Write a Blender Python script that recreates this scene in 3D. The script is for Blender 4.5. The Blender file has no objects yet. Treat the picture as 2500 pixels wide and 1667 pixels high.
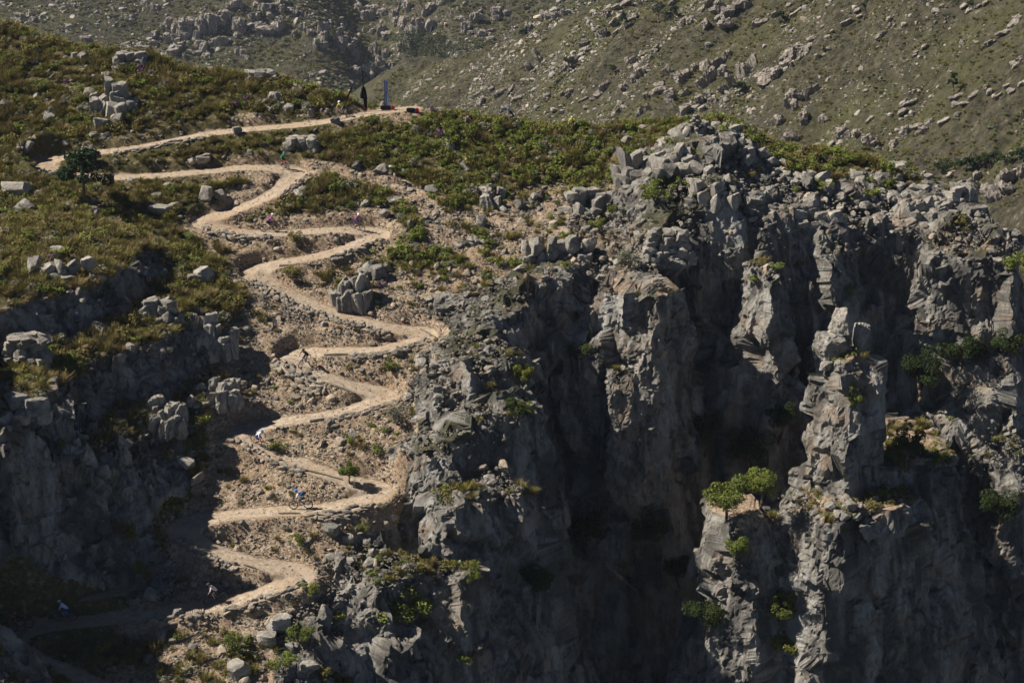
import bpy, bmesh, math, random
import numpy as np
from mathutils import Vector, Matrix

# ------------------------------------------------------------------ camera, sky, sun, exposure
scene = bpy.context.scene
cam_data = bpy.data.cameras.new('camera')
cam_data.lens = 67.18; cam_data.sensor_width = 36.0
cam_data.clip_start = 1.0; cam_data.clip_end = 6000.0
camera = bpy.data.objects.new('camera', cam_data)
scene.collection.objects.link(camera)
camera.location = (0, 0, 120)
camera.rotation_euler = (math.radians(90 - 21), 0, 0)
scene.camera = camera

SUN_ELEVATION = math.radians(44)
SUN_AZIMUTH = math.radians(-83)             # from north (+y), clockwise: almost due west, a little behind the ridge
world = bpy.data.worlds.new('World'); scene.world = world; world.use_nodes = True
wn = world.node_tree
sky = wn.nodes.new('ShaderNodeTexSky'); sky.sky_type = 'NISHITA'; sky.sun_disc = False
sky.sun_elevation = SUN_ELEVATION; sky.sun_rotation = SUN_AZIMUTH
sky.altitude = 1500; sky.air_density = 0.4; sky.dust_density = 0.1
bg = wn.nodes['Background']; bg.inputs['Strength'].default_value = 0.05
wn.links.new(sky.outputs[0], bg.inputs['Color'])
sun_data = bpy.data.lights.new('sun', 'SUN'); sun_data.energy = 5.0; sun_data.angle = math.radians(0.53)
sun_data.color = (1.0, 0.94, 0.84)
sun = bpy.data.objects.new('sun', sun_data); scene.collection.objects.link(sun)
sd = Vector((math.sin(SUN_AZIMUTH) * math.cos(SUN_ELEVATION), math.cos(SUN_AZIMUTH) * math.cos(SUN_ELEVATION), math.sin(SUN_ELEVATION)))
sun.rotation_euler = sd.to_track_quat('Z', 'Y').to_euler()
sun.location = (-60, 150, 160)
vs = scene.view_settings
vs.view_transform = 'Standard'; vs.look = 'None'; vs.exposure = 0.68; vs.gamma = 1.0; vs.use_curve_mapping = False
rng = np.random.default_rng(7)
random.seed(7)
scene.cycles.max_bounces = 4; scene.cycles.diffuse_bounces = 1; scene.cycles.glossy_bounces = 2; scene.cycles.transmission_bounces = 2
scene.cycles.use_adaptive_sampling = True; scene.cycles.adaptive_threshold = 0.02
scene.cycles.caustics_reflective = False; scene.cycles.caustics_refractive = False
# survey of the place in metres, x east, y north: the trail's middle line, the footpath, the edge of the plateau, the crest
TRAIL = [
(-9.67, 179.67), (-11.54, 179.28), (-13.81, 178.82), (-16.04, 177.98), (-18.47, 177.14), (-21.74, 176.69), (-25.42, 176.31), (-28.65, 175.74), (-31.8, 174.67),
(-34.49, 173.55), (-37.65, 172.93), (-40.07, 172.8), (-42.06, 172.56), (-43.38, 172.07), (-43.74, 171.21), (-43.03, 170.24), (-40.67, 169.4), (-37.4, 169.04),
(-33.86, 169.4), (-30.33, 169.88), (-27.19, 170.49), (-24.82, 170.91), (-22.44, 171.21), (-20.81, 171.09), (-20.02, 170.36), (-20.31, 169.16), (-21.27, 167.5),
(-22.72, 166.16), (-24.59, 165.29), (-26.48, 164.66), (-27.41, 163.92), (-27.46, 163.12), (-26.59, 162.39), (-24.6, 161.94), (-21.51, 161.94), (-18.44, 162.28),
(-16.14, 162.56), (-13.83, 162.9), (-12.46, 162.73), (-11.92, 162), (-12.57, 161.22), (-14.05, 160.28), (-15.9, 159.4), (-18.15, 158.8), (-20.4, 158.42),
(-21.87, 157.94), (-22.48, 157.24), (-22, 156.33), (-20.87, 155.54), (-18.87, 154.23), (-16.53, 152.94), (-14.23, 151.77), (-11.97, 150.96), (-9.75, 150.56),
(-8.09, 150.36), (-7.34, 149.86), (-7.78, 149.07), (-9.27, 148.23), (-11.06, 147.74), (-13.59, 147.79), (-16.14, 148.08), (-17.76, 147.98), (-18.32, 147.35),
(-17.88, 146.48), (-16.65, 145.52), (-14.79, 144.53), (-12.98, 144.05), (-11.37, 143.77), (-10.38, 143.17), (-10.75, 142.19), (-12.45, 141.32), (-15.21, 140.73),
(-17.98, 140.55), (-20.39, 140.32), (-21.45, 139.78), (-21.22, 139.02), (-20.14, 137.95), (-18.32, 136.85), (-16.18, 135.77), (-14.07, 134.91), (-12, 134.27),
(-10.56, 133.81), (-10.32, 133.13), (-11.37, 132.13), (-13.17, 131.76), (-16.16, 131.63), (-19.15, 131.63), (-22.45, 131.47), (-24.4, 131.14), (-25.13, 130.4),
(-24.57, 129.43), (-23.39, 128.43), (-21.31, 127.44), (-18.98, 126.93), (-17.02, 126.73), (-15.91, 126.26), (-15.93, 125.34), (-17.13, 124.53), (-18.97, 123.77),
(-21.43, 123.05), (-23.91, 122.68), (-26.39, 122.31), (-29.16, 121.86), (-32.25, 121.57), (-34.66, 121.05), (-36.22, 120.25), (-36.16, 119.24), (-34.43, 118.34),
(-31.46, 117.28), (-28.5, 116.06), (-25.44, 114.01), ]
FOOTPATH = [
(-19.57, 170.79), (-16.73, 170.49), (-13.86, 169.58), (-10.82, 168.81), (-8.97, 167.5), (-7.48, 164.6), (-6.42, 161.77), (-5.61, 160.66), ]
RIM = [
(-16.91, 110.05), (-15.88, 114.69), (-15.04, 118.88), (-14.57, 122.53), (-13.35, 125.18), (-11.57, 127.52), (-9.77, 130.32), (-8.71, 132.38), (-5.89, 133.01),
(-3.89, 133.43), (-1.88, 133.22), (-1.29, 134.91), (-1.76, 138.84), (-2.32, 142.47), (-2, 145.76), (-0.95, 149.66), (1.99, 152.18), (5.76, 154.65), (7.41, 157.13),
(8.02, 160.11), (8.71, 161.22), (9.1, 158.48), (8.17, 154.23), (8.34, 152.08), (10.19, 153.61), (12.93, 155.81), (14.57, 157.83), (16.17, 158.91), (18.2, 160.33),
(20.14, 160.55), (21.13, 158.91), (21.44, 156.33), (23.3, 157.83), (24.11, 160), (25.91, 160.55), (27.61, 158.91), (30.03, 159.84), (31.79, 161.33), (34.15, 161.61),
(35.52, 160.55), (37.17, 159.02), (39.22, 159.78), (42.53, 159.13), (43.51, 157.4), (44.61, 161.77), (44.88, 166.92), (46.98, 179.28), (48.34, 185.99),
(-72.15, 201.43), (-46.28, 110.05), ]
CREST = [
(-70, 193.84), (-51.85, 192.01), (-42.37, 188.22), (-31.06, 184.75), (-22.82, 183.6), (-17.98, 181.58), (-14.48, 179.6), (-11.54, 179.41), (-5.24, 178.11),
(0.99, 176.69), (5.93, 175.87), (11.26, 175.3), (15.34, 174.92), (21.39, 173.86), (27.39, 172.8), (33.3, 171.58), (38.08, 168.81), (40.53, 166.92), (42.17, 165.18),
(44.22, 161.77), ]
# (x, y, height above the mean hillside)
SPOTS = [
(-36.44, 124.01, 10.86), (-33.95, 126.18, 8.65), (-31.15, 130.86, 6.39), (-34.36, 136.08, 6.72), (-38.85, 134.59, 9.01), (-29.84, 138.4, 4.83), (-26.01, 139.54, 3.16),
(-28.14, 133.13, 3.01), (-26.04, 142.2, 2.87), (-23.8, 143.03, 1.07), (-30.26, 147.65, 4.26), (-34.49, 142.7, 7.32), (-40.19, 140.82, 8.77), (-25.37, 150.21, 1.52),
(-40.48, 122.74, 13.63), (-43.2, 133.32, 11.79), (-39.58, 118.38, 12.42), (-40.17, 149.62, 5.81), (-34.18, 153.54, 3.27), (-29, 155.3, 1.57), (-44.75, 159.78, 3.04),
(-48.59, 147.03, 8.49), (-36.84, 121.68, 1.53), (-33.28, 122.38, 0.85), (-29.43, 123.56, 0.09), (-25.84, 127.03, -0.64), (-26.74, 131.22, -0.07), (-22.63, 138.67, 0.14),
(-23.79, 136.78, -0.12), (16.71, 168.35, 5.15), (15.05, 166.67, 4.25), (19.87, 167.92, 4.22), (12.99, 170.69, 1.93), (17.87, 163.07, 4.71), (11.95, 166.45, 2.37),
(22.43, 165.21, 2.42), (26.41, 165.55, 1.78), (-4.65, 152.09, 0.07), (-6.24, 144.33, 1.15), (-6.71, 137.82, 1.61), (-3.88, 133.02, 0.54), (4.73, 159.44, 0.9),
(2.8, 157.47, 0.75), (12.29, 158.49, 1.59), (-2.87, 156.72, 0.51), (-12.35, 129.14, -0.76), (-10.45, 130.27, -1.05), (-13.08, 130.44, -0.11), (-37.82, 187.03, 0.22),
(-24.54, 183.73, -0.08), (-1.03, 166.92, 0), (4.95, 168.69, 0), (-18.59, 164.03, 0), (8.75, 164.03, 0), (32.61, 166.92, 0), (39.79, 162.9, 0), (27.99, 161.77, 0),
(-18.01, 120.68, 0), (-20.92, 118.88, 0), (-14.98, 121.79, 0), (-24.02, 118.88, 0), (-30.21, 118.88, 0), (-26.35, 114.01, 0), (-36.11, 176.06, 0), (-49.16, 179.28, 0),
(-24.14, 179.93, 0), (-7.2, 174.17, 0), (3.02, 173.55, 0), (-1, 160.66, 0), (-6.06, 162.9, 0), (-14.92, 156.33, 0), (-10.3, 154.23, 0), (36.09, 164.03, 0),
(-55.2, 169.88, 0), (-17.32, 114.01, 0), (-20.92, 118.88, 0), (25.37, 172.93, 0), (33.05, 169.88, 0), ]
# ------------------------------------------------------------------ numeric helpers
def hash_ints(*c, seed=0):
    h = np.full(np.shape(c[0]), (seed * 2654435761 + 374761393) & 0xFFFFFFFF, dtype=np.uint32)
    for k, a in enumerate(c):
        h = h ^ (np.asarray(a).astype(np.int64).astype(np.uint32) * np.uint32((2246822519, 3266489917, 668265263)[k]))
        h = (h ^ (h >> np.uint32(15))) * np.uint32(2246822519)
        h = (h ^ (h >> np.uint32(13))) * np.uint32(3266489917)
    return h ^ (h >> np.uint32(16))

def hash01(*c, seed=0):
    return hash_ints(*c, seed=seed).astype(np.float32) * np.float32(1.0 / 4294967296.0)

def noise2(x, y, seed=0):
    xi, yi = np.floor(x), np.floor(y)
    fx, fy = x - xi, y - yi
    xi, yi = xi.astype(np.int64), yi.astype(np.int64)
    u, v = fx * fx * (3 - 2 * fx), fy * fy * (3 - 2 * fy)
    a, b = hash01(xi, yi, seed=seed), hash01(xi + 1, yi, seed=seed)
    c, d = hash01(xi, yi + 1, seed=seed), hash01(xi + 1, yi + 1, seed=seed)
    return (a + (b - a) * u) * (1 - v) + (c + (d - c) * u) * v

def noise3(x, y, z, seed=0):
    xi, yi, zi = np.floor(x), np.floor(y), np.floor(z)
    fx, fy, fz = x - xi, y - yi, z - zi
    xi, yi, zi = xi.astype(np.int64), yi.astype(np.int64), zi.astype(np.int64)
    u, v, w = fx * fx * (3 - 2 * fx), fy * fy * (3 - 2 * fy), fz * fz * (3 - 2 * fz)
    r = 0
    for dz in (0, 1):
        a, b = hash01(xi, yi, zi + dz, seed=seed), hash01(xi + 1, yi, zi + dz, seed=seed)
        c, d = hash01(xi, yi + 1, zi + dz, seed=seed), hash01(xi + 1, yi + 1, zi + dz, seed=seed)
        r = r + ((a + (b - a) * u) * (1 - v) + (c + (d - c) * u) * v) * (w if dz else 1 - w)
    return r

def fbm2(x, y, seed=0, n=4):
    t, s, a = 0, 0, 1.0
    for k in range(n):
        t = t + a * noise2(x * 2 ** k + 17.3 * k, y * 2 ** k - 9.1 * k, seed + k)
        s += a
        a *= 0.5
    return t / s

def cells3(p, seed=0, boxy=True):
    """Jointed blocks (Worley cells, square metric): random value, offset from the cell's point and the gap to the next cell for each row of p."""
    n = len(p)
    c = np.floor(p).astype(np.int64)
    f1 = np.full(n, 9e9, np.float32); f2 = f1.copy()
    best = np.zeros((n, 3), np.int64); off = np.zeros((n, 3), np.float32)
    for dx in (-1, 0, 1):
        for dy in (-1, 0, 1):
            for dz in (-1, 0, 1):
                q = c + (dx, dy, dz)
                h = hash_ints(q[:, 0], q[:, 1], q[:, 2], seed=seed)
                j = np.stack([(h & 1023), (h >> 10) & 1023, (h >> 20) & 1023], 1).astype(np.float32) / 1023.0
                d = (p - q - (0.1 + 0.8 * j)).astype(np.float32)
                r = np.abs(d).max(1) ** 2 if boxy else (d * d).sum(1)
                near = r < f1
                f2 = np.where(near, f1, np.minimum(f2, r))
                f1 = np.where(near, r, f1)
                best[near] = q[near]; off[near] = d[near]
    rnd = hash01(best[:, 0], best[:, 1], best[:, 2], seed=seed + 71)
    tx = hash01(best[:, 0], best[:, 1], best[:, 2], seed=seed + 72) - 0.5
    ty = hash01(best[:, 0], best[:, 1], best[:, 2], seed=seed + 73) - 0.5
    tz = hash01(best[:, 0], best[:, 1], best[:, 2], seed=seed + 74) - 0.5
    tilt = off[:, 0] * tx + off[:, 1] * ty + off[:, 2] * tz
    key = hash_ints(best[:, 0], best[:, 1], best[:, 2], seed=seed + 75).astype(np.int64) << 20 ^ (best[:, 2] & 0xFFFFF)
    return rnd, tilt, np.sqrt(f2) - np.sqrt(f1), key

def step01(a, b, x):
    t = np.clip((x - a) / (b - a), 0, 1)
    return t * t * (3 - 2 * t)

def resample(line, gap):
    p = np.array(line, float)
    for _ in range(2):                                   # corner cutting rounds the bends
        q = np.empty((2 * len(p), p.shape[1])); q[0::2] = p
        q[1:-1:2] = 0.5 * (p[:-1] + p[1:]); q = q[:-1]
        q[1:-1] = 0.25 * q[:-2] + 0.5 * q[1:-1] + 0.25 * q[2:]
        p = q
    s = np.r_[0, np.cumsum(np.hypot(*np.diff(p[:, :2], axis=0).T))]
    t = np.arange(0, s[-1], gap)
    return np.stack([np.interp(t, s, p[:, k]) for k in range(p.shape[1])], 1)

# ------------------------------------------------------------------ the shape of the mountainside, as heights on a grid
CELL = 0.22
GX = np.arange(-72, 66, CELL); GY = np.arange(100, 206, CELL)
X, Y = np.meshgrid(GX, GY, indexing='ij')

def hill_plane(y):
    return 52.3 + 0.405 * (y - 123.0)

def signed_distance(poly, X, Y):
    """Distance to a closed outline, negative inside it."""
    p = np.array(poly, float); q = np.roll(p, -1, 0)
    d2 = np.full(X.shape, 1e9); inside = np.zeros(X.shape, bool)
    for (ax, ay), (bx, by) in zip(p, q):
        ex, ey = bx - ax, by - ay
        t = np.clip(((X - ax) * ex + (Y - ay) * ey) / (ex * ex + ey * ey + 1e-9), 0, 1)
        d2 = np.minimum(d2, (X - ax - t * ex) ** 2 + (Y - ay - t * ey) ** 2)
        if ay != by:
            cross = ((Y >= ay) != (Y >= by)) & (X < (bx - ax) * (Y - ay) / (by - ay) + ax)
            inside ^= cross
    d = np.sqrt(d2)
    return np.where(inside, -d, d)

def box_distance(cx, cy, hx, hy, rot, X, Y):
    c, s = math.cos(rot), math.sin(rot)
    u, v = (X - cx) * c + (Y - cy) * s, -(X - cx) * s + (Y - cy) * c
    a, b = np.abs(u) - hx, np.abs(v) - hy
    return np.hypot(np.maximum(a, 0), np.maximum(b, 0)) + np.minimum(np.maximum(a, b), 0)

def bumps(X, Y):
    s = np.array(SPOTS)
    k = np.sqrt((s[:, None, 0] - s[None, :, 0]) ** 2 + (s[:, None, 1] - s[None, :, 1]) ** 2 + 1.0)
    w = np.linalg.solve(np.block([[k + 0.02 * np.eye(len(s)), np.ones((len(s), 1))], [np.ones((1, len(s))), np.zeros((1, 1))]]), np.r_[s[:, 2], 0])
    r = np.full(X.shape, w[-1])
    for (x, y, _), a in zip(s, w):
        r += a * np.sqrt((X - x) ** 2 + (Y - y) ** 2 + 1.0)
    return r

trail = resample(TRAIL, 0.3)
footpath = resample(FOOTPATH, 0.3)

def build_heights():
    crest = np.array(CREST)
    yr = np.interp(X, crest[:, 0], crest[:, 1]) + 1.2 * (fbm2(X / 6, X * 0 + 3.3, 5) - 0.5)
    base = hill_plane(np.minimum(Y, yr))
    over = np.maximum(Y - yr, 0)
    base = base - 0.62 * (np.sqrt(over * over + 2.0) - np.sqrt(2.0))
    r = bumps(X, Y)
    lift = r.copy()
    rough = fbm2(X / 9, Y / 9, 11, 4) - 0.5
    base = base + r * step01(8, 0, over)
    cliff_west = np.clip(step01(0.9, 2.6, r) * step01(-12, -22, X) * step01(164, 156, Y), 0, 1)
    # ledges in the western cliff: three bands of rock with heath between them
    zz = base + 2.4 * (fbm2(X / 9, Y / 9, 21, 4) - 0.5)
    terr = np.interp(zz, [40, 61.5, 63.2, 63.9, 66.6, 67.2, 72, 90], [40, 61.0, 61.9, 65.4, 66.3, 69.0, 72, 90]) - (zz - base) * 0.3
    base = base + (terr - base) * cliff_west
    base = base + 1.1 * rough * (1 - 0.5 * cliff_west)
    # the gorge: everything outside the plateau's edge drops away
    d = signed_distance(RIM, X, Y)
    warp = 2.6 * (fbm2(X / 7.0, Y / 7.0, 31, 3) - 0.5) + 0.5 * (noise2(X / 1.9, Y / 1.9, 33) - 0.5) 
    away = np.maximum(np.maximum(-Y + 181, 0) * 0, 0)
    d = d + warp * step01(-6, 0.5, d)
    first = np.interp(X, [-17, -12, -6, -2, 4, 10, 20, 34, 46], [5, 6, 11, 12, 15, 18, 19, 13, 11]) + 6 * (fbm2(X / 8, Y / 8, 41, 3) - 0.5)
    o = np.maximum(d, 0)
    slope = np.interp(X, [-10, -6.0, -3.5], [1.05, 1.7, 4.6])
    drop = np.minimum(o * slope, first)
    t = np.maximum(o - first / slope, 0)
    ledge = 2.0 + 3.0 * fbm2(X / 6, Y / 6, 43, 2)
    drop = drop + np.minimum(t, ledge) * 0.85
    t2 = np.maximum(t - ledge, 0)
    second = 16 + 8 * fbm2(X / 9, Y / 9, 47, 2)
    drop = drop + np.minimum(t2 * 3.6, second)
    t3 = np.maximum(t2 - second / 3.6, 0)
    drop = drop + t3 * 0.9 + np.minimum(t3 * 0.3, 0)
    H = base - drop
    # rounded broken edge of the plateau
    H = H - 0.9 * step01(-1.6, 0, d) * (d <= 0) * fbm2(X / 2.2, Y / 2.2, 51, 2)
    # the free-standing pillar and the buttress below it
    wig = 0.9 * (fbm2(X / 3.0, Y / 3.0, 61, 3) - 0.5)
    tower = np.zeros(X.shape)
    for cx, cy, hx, hy, rot, top, slope in PILLAR:
        e = box_distance(cx, cy, hx, hy, rot, X, Y) + wig
        new = top - np.maximum(e, 0) * slope - 0.35 * np.maximum(e + 1.2, 0) * (e < 0)
        tower = np.maximum(tower, step01(-0.3, 0.2, new - H))
        H = np.maximum(H, new)
    band = np.interp(X, [-9, -4, 2, 10, 20, 45], [1.5, 2.6, 3.6, 6.0, 9.0, 7.5]) * (0.4 + 1.2 * fbm2(X / 5, Y / 5, 55, 3))
    rock = np.clip(step01(-1.25, -0.75, d / band), 0, 1)
    rock = np.maximum(rock, tower)
    rock = np.maximum(rock, step01(-8.2, -6.8, X + 1.2 * (fbm2(X / 2, Y / 2, 57, 2) - 0.5)) * step01(156, 152, Y))
    knob = np.exp(-(((X - 18) / 9) ** 2 + ((Y - 166) / 6.5) ** 2))
    rock = np.maximum(rock, step01(0.32, 0.75, knob + 0.4 * (fbm2(X / 4, Y / 4, 71, 3) - 0.5)))
    # the trail is cut into the hillside and banked up on its lower side
    td = np.full(X.shape, 99.0); tz = np.zeros(X.shape)
    zt = np.array([H[int(round((a - GX[0]) / CELL)), int(round((b - GY[0]) / CELL))] for a, b in trail])
    zp = hill_plane(trail[:, 1]) + 0.25 * (zt - hill_plane(trail[:, 1]))
    k = 15; zp = np.convolve(np.pad(zp, k, mode='edge'), np.ones(2 * k + 1) / (2 * k + 1), 'valid')
    R = int(4.5 / CELL)
    dv = np.diff(trail, axis=0, append=trail[-1:] * 2 - trail[-2:-1]); hd = np.unwrap(np.arctan2(dv[:, 1], dv[:, 0]))
    turn = np.abs(np.r_[hd[6:], [hd[-1]] * 6] - np.r_[[hd[0]] * 6, hd[:-6]])
    wide = np.convolve(np.clip((turn - 0.5) / 1.3, 0, 1), np.ones(9) / 9, 'same') * 0.45      # riders swing wide in the bends
    for (a, b), z, ex in zip(trail, zp, wide):
        i, j = int(round((a - GX[0]) / CELL)), int(round((b - GY[0]) / CELL))
        if i < R or j < R or i > len(GX) - R - 2 or j > len(GY) - R - 2:
            continue
        w = (slice(i - R, i + R + 1), slice(j - R, j + R + 1))
        q = np.maximum(np.hypot(X[w] - a, Y[w] - b) - ex, 0)
        m = q < td[w]
        td[w] = np.where(m, q, td[w]); tz[w] = np.where(m, z, tz[w])
    tdn = td + 0.7 * (fbm2(X / 1.8, Y / 1.8, 81, 3) - 0.5)
    up = H > tz
    wgt = np.where(up, 1 - step01(0.85, 1.45, tdn), 1 - step01(0.9, 1.9, tdn))
    H = H + (tz - 0.08 * (tdn < 1.0) - H) * np.where(td < 90, wgt, 0)
    berm = np.exp(-((td - 1.65) / 0.45) ** 2) * step01(-42.0, -43.4, X) * step01(167.5, 169.0, Y) * step01(176, 174.5, Y)
    H = H + 0.95 * berm * (0.8 + 0.5 * fbm2(X / 1.2, Y / 1.2, 83, 2))
    fd = np.full(X.shape, 99.0)
    for a, b in footpath:
        i, j = int(round((a - GX[0]) / CELL)), int(round((b - GY[0]) / CELL))
        w = (slice(i - 12, i + 13), slice(j - 12, j + 13))
        fd[w] = np.minimum(fd[w], np.hypot(X[w] - a, Y[w] - b))
    rock = rock * np.where(td < 90, step01(1.2, 2.2, tdn), 1)
    return dict(H=H, gorge=d, rock=rock, trail=td, path=fd, lift=lift, over=over, west=cliff_west)

def corner_box(x, y, top, hu, hv, rot, slope):
    """A block of rock given by its corner nearest the gorge; its west side faces the afternoon sun."""
    c, s = math.cos(rot), math.sin(rot)
    return (x + hu * c - hv * s, y + hu * s + hv * c, hu, hv, rot, top, slope)

PILLAR = [  # middle x, y, half sizes, turn, top, steepness of the sides
(26.8, 137.0, 4.8, 3.6, 0.45, 54.4, 8.0), (18.6, 137.0, 2.4, 2.6, 0.4, 53.0, 6.0), (31.0, 143.5, 4.5, 4.6, 0.1, 56.0, 4.5), (22.4, 135.2, 1.4, 1.4, 0.5, 49.5, 7.0),
(26.3, 139.8, 1.95, 2.2, 0.6, 65.2, 18.0),
corner_box(-4.8, 128.4, 57.4, 3.4, 2.4, 0.5, 6.5), corner_box(-7.4, 132.4, 60.0, 3.6, 2.2, 0.5, 6.5), corner_box(-6.3, 138.6, 62.3, 3.6, 2.2, 0.5, 6.5), corner_box(-2.6, 141.0, 63.4, 3.2, 3.0, 0.8, 6.0), corner_box(-5.0, 144.2, 63.8, 2.8, 1.9, 0.5, 6.0), corner_box(-3.2, 148.2, 65.4, 2.8, 2.0, 0.5, 6.0), corner_box(-0.6, 150.6, 66.2, 2.6, 2.2, 0.6, 6.0), corner_box(2.4, 153.0, 67.0, 2.4, 1.8, 0.5, 6.0), corner_box(-2.0, 135.5, 61.4, 3.0, 3.0, 0.7, 6.0), corner_box(-1.6, 130.6, 56.6, 2.2, 2.6, 0.6, 6.0),
corner_box(-9.0, 123.2, 53.6, 2.6, 3.8, 0.95, 5.0), corner_box(-3.6, 125.0, 53.4, 1.5, 2.6, 0.9, 7.0), corner_box(-6.2, 124.4, 51.4, 2.0, 2.6, 0.9, 6.0), corner_box(-8.6, 120.6, 47.6, 2.6, 3.0, 0.9, 4.0),
corner_box(12.2, 150.4, 65.9, 2.0, 3.0, 0.9, 6.0), corner_box(9.8, 149.0, 60.0, 1.4, 2.4, 0.9, 5.0), corner_box(22.4, 153.5, 67.6, 1.0, 1.8, 0.9, 6.0)]
# ------------------------------------------------------------------ materials
class Nodes:
    """Small wrapper that keeps node set-ups short."""
    def __init__(self, name, rough=0.9, spec=0.2):
        self.m = bpy.data.materials.new(name); self.m.use_nodes = True
        self.t = self.m.node_tree; self.b = self.t.nodes['Principled BSDF']
        self.b.inputs['Roughness'].default_value = rough
        self.b.inputs['Specular IOR Level'].default_value = spec
        self.pos = None
    def new(self, kind, **kw):
        n = self.t.nodes.new(kind)
        for k, v in kw.items():
            setattr(n, k, v)
        return n
    def link(self, a, b):
        self.t.links.new(a, b)
    def put(self, sock, v):
        if hasattr(v, 'links'):
            self.link(v, sock)
        else:
            sock.default_value = v
    def coords(self):
        if self.pos is None:
            self.pos = self.new('ShaderNodeNewGeometry').outputs['Position']
        return self.pos
    def object_coords(self):
        return self.new('ShaderNodeTexCoord').outputs['Object']
    def stretch(self, vec, scale, rot=(0, 0, 0)):
        n = self.new('ShaderNodeMapping'); self.put(n.inputs['Vector'], vec)
        n.inputs['Scale'].default_value = scale; n.inputs['Rotation'].default_value = rot
        return n.outputs[0]
    def noise(self, scale, detail=4, vec=None, rough=0.6):
        n = self.new('ShaderNodeTexNoise'); self.put(n.inputs['Vector'], vec or self.coords())
        n.inputs['Scale'].default_value = scale; n.inputs['Detail'].default_value = detail; n.inputs['Roughness'].default_value = rough
        return n.outputs['Fac']
    def cells(self, scale, vec=None, feature='F1', out='Color'):
        n = self.new('ShaderNodeTexVoronoi', feature=feature); self.put(n.inputs['Vector'], vec or self.coords())
        n.inputs['Scale'].default_value = scale
        return n.outputs[out]
    def ramp(self, fac, *stops):
        n = self.new('ShaderNodeValToRGB'); self.put(n.inputs[0], fac); e = n.color_ramp.elements
        while len(e) < len(stops):
            e.new(0.5)
        for k, (p, c) in zip(e, stops):
            k.position = p; k.color = (*c, 1) if len(c) == 3 else c
        return n.outputs[0]
    def mix(self, fac, a, b, blend='MIX'):
        n = self.new('ShaderNodeMix', data_type='RGBA', blend_type=blend)
        self.put(n.inputs[0], fac); self.put(n.inputs[6], a if hasattr(a, 'links') else (*a, 1)); self.put(n.inputs[7], b if hasattr(b, 'links') else (*b, 1))
        return n.outputs[2]
    def math(self, op, a, b=0.0, c=0.0, clamp=False):
        n = self.new('ShaderNodeMath', operation=op, use_clamp=clamp)
        self.put(n.inputs[0], a); self.put(n.inputs[1], b); self.put(n.inputs[2], c)
        return n.outputs[0]
    def span(self, x, lo, hi, a=0.0, b=1.0):
        n = self.new('ShaderNodeMapRange'); self.put(n.inputs[0], x)
        for k, v in zip((1, 2, 3, 4), (lo, hi, a, b)):
            n.inputs[k].default_value = v
        return n.outputs[0]
    def attr(self, name):
        return self.new('ShaderNodeAttribute', attribute_name=name).outputs['Fac']
    def bump(self, height, strength, dist):
        n = self.new('ShaderNodeBump'); self.put(n.inputs['Height'], height)
        n.inputs['Strength'].default_value = strength; n.inputs['Distance'].default_value = dist
        self.link(n.outputs[0], self.b.inputs['Normal'])
    def done(self, color, rough=None):
        self.put(self.b.inputs['Base Color'], color if hasattr(color, 'links') else (*color, 1))
        if rough is not None:
            self.put(self.b.inputs['Roughness'], rough)
        return self.m

def rock_color(n, vec=None, fine=None, rust=None, streak=None):
    """Weathered sandstone: grey, pale lichen, dark streaks down the face and rust where it broke fresh."""
    p = vec or n.coords()
    fine = fine or n.noise(2.2, 7, p, 0.78)
    c = n.ramp(fine, (0.32, (0.075, 0.066, 0.056)), (0.43, (0.205, 0.188, 0.162)), (0.55, (0.325, 0.30, 0.262)), (0.64, (0.44, 0.412, 0.365)), (0.74, (0.59, 0.56, 0.50)))
    if rust is not None:
        c = n.mix(n.span(rust, 0.58, 0.76, 0.0, 0.6), c, (0.35, 0.255, 0.175))
        c = n.mix(n.span(streak, 0.48, 0.62, 0.0, 0.7), c, (0.075, 0.072, 0.068))
        c = n.mix(n.span(streak, 0.40, 0.28, 0.0, 0.4), c, (0.52, 0.51, 0.48))
    return c

def soil_color(n, chips_on, tone):
    """Broken tan rubble: every chip of stone its own shade."""
    chips = n.new('ShaderNodeSeparateColor'); n.link(chips_on, chips.inputs[0])
    c = n.ramp(chips.outputs[0], (0.0, (0.20, 0.135, 0.085)), (0.35, (0.34, 0.245, 0.165)), (0.7, (0.45, 0.345, 0.245)), (1.0, (0.56, 0.47, 0.36)))
    return n.mix(n.span(tone, 0.35, 0.7, 0.0, 0.6), c, (0.36, 0.245, 0.155))

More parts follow.
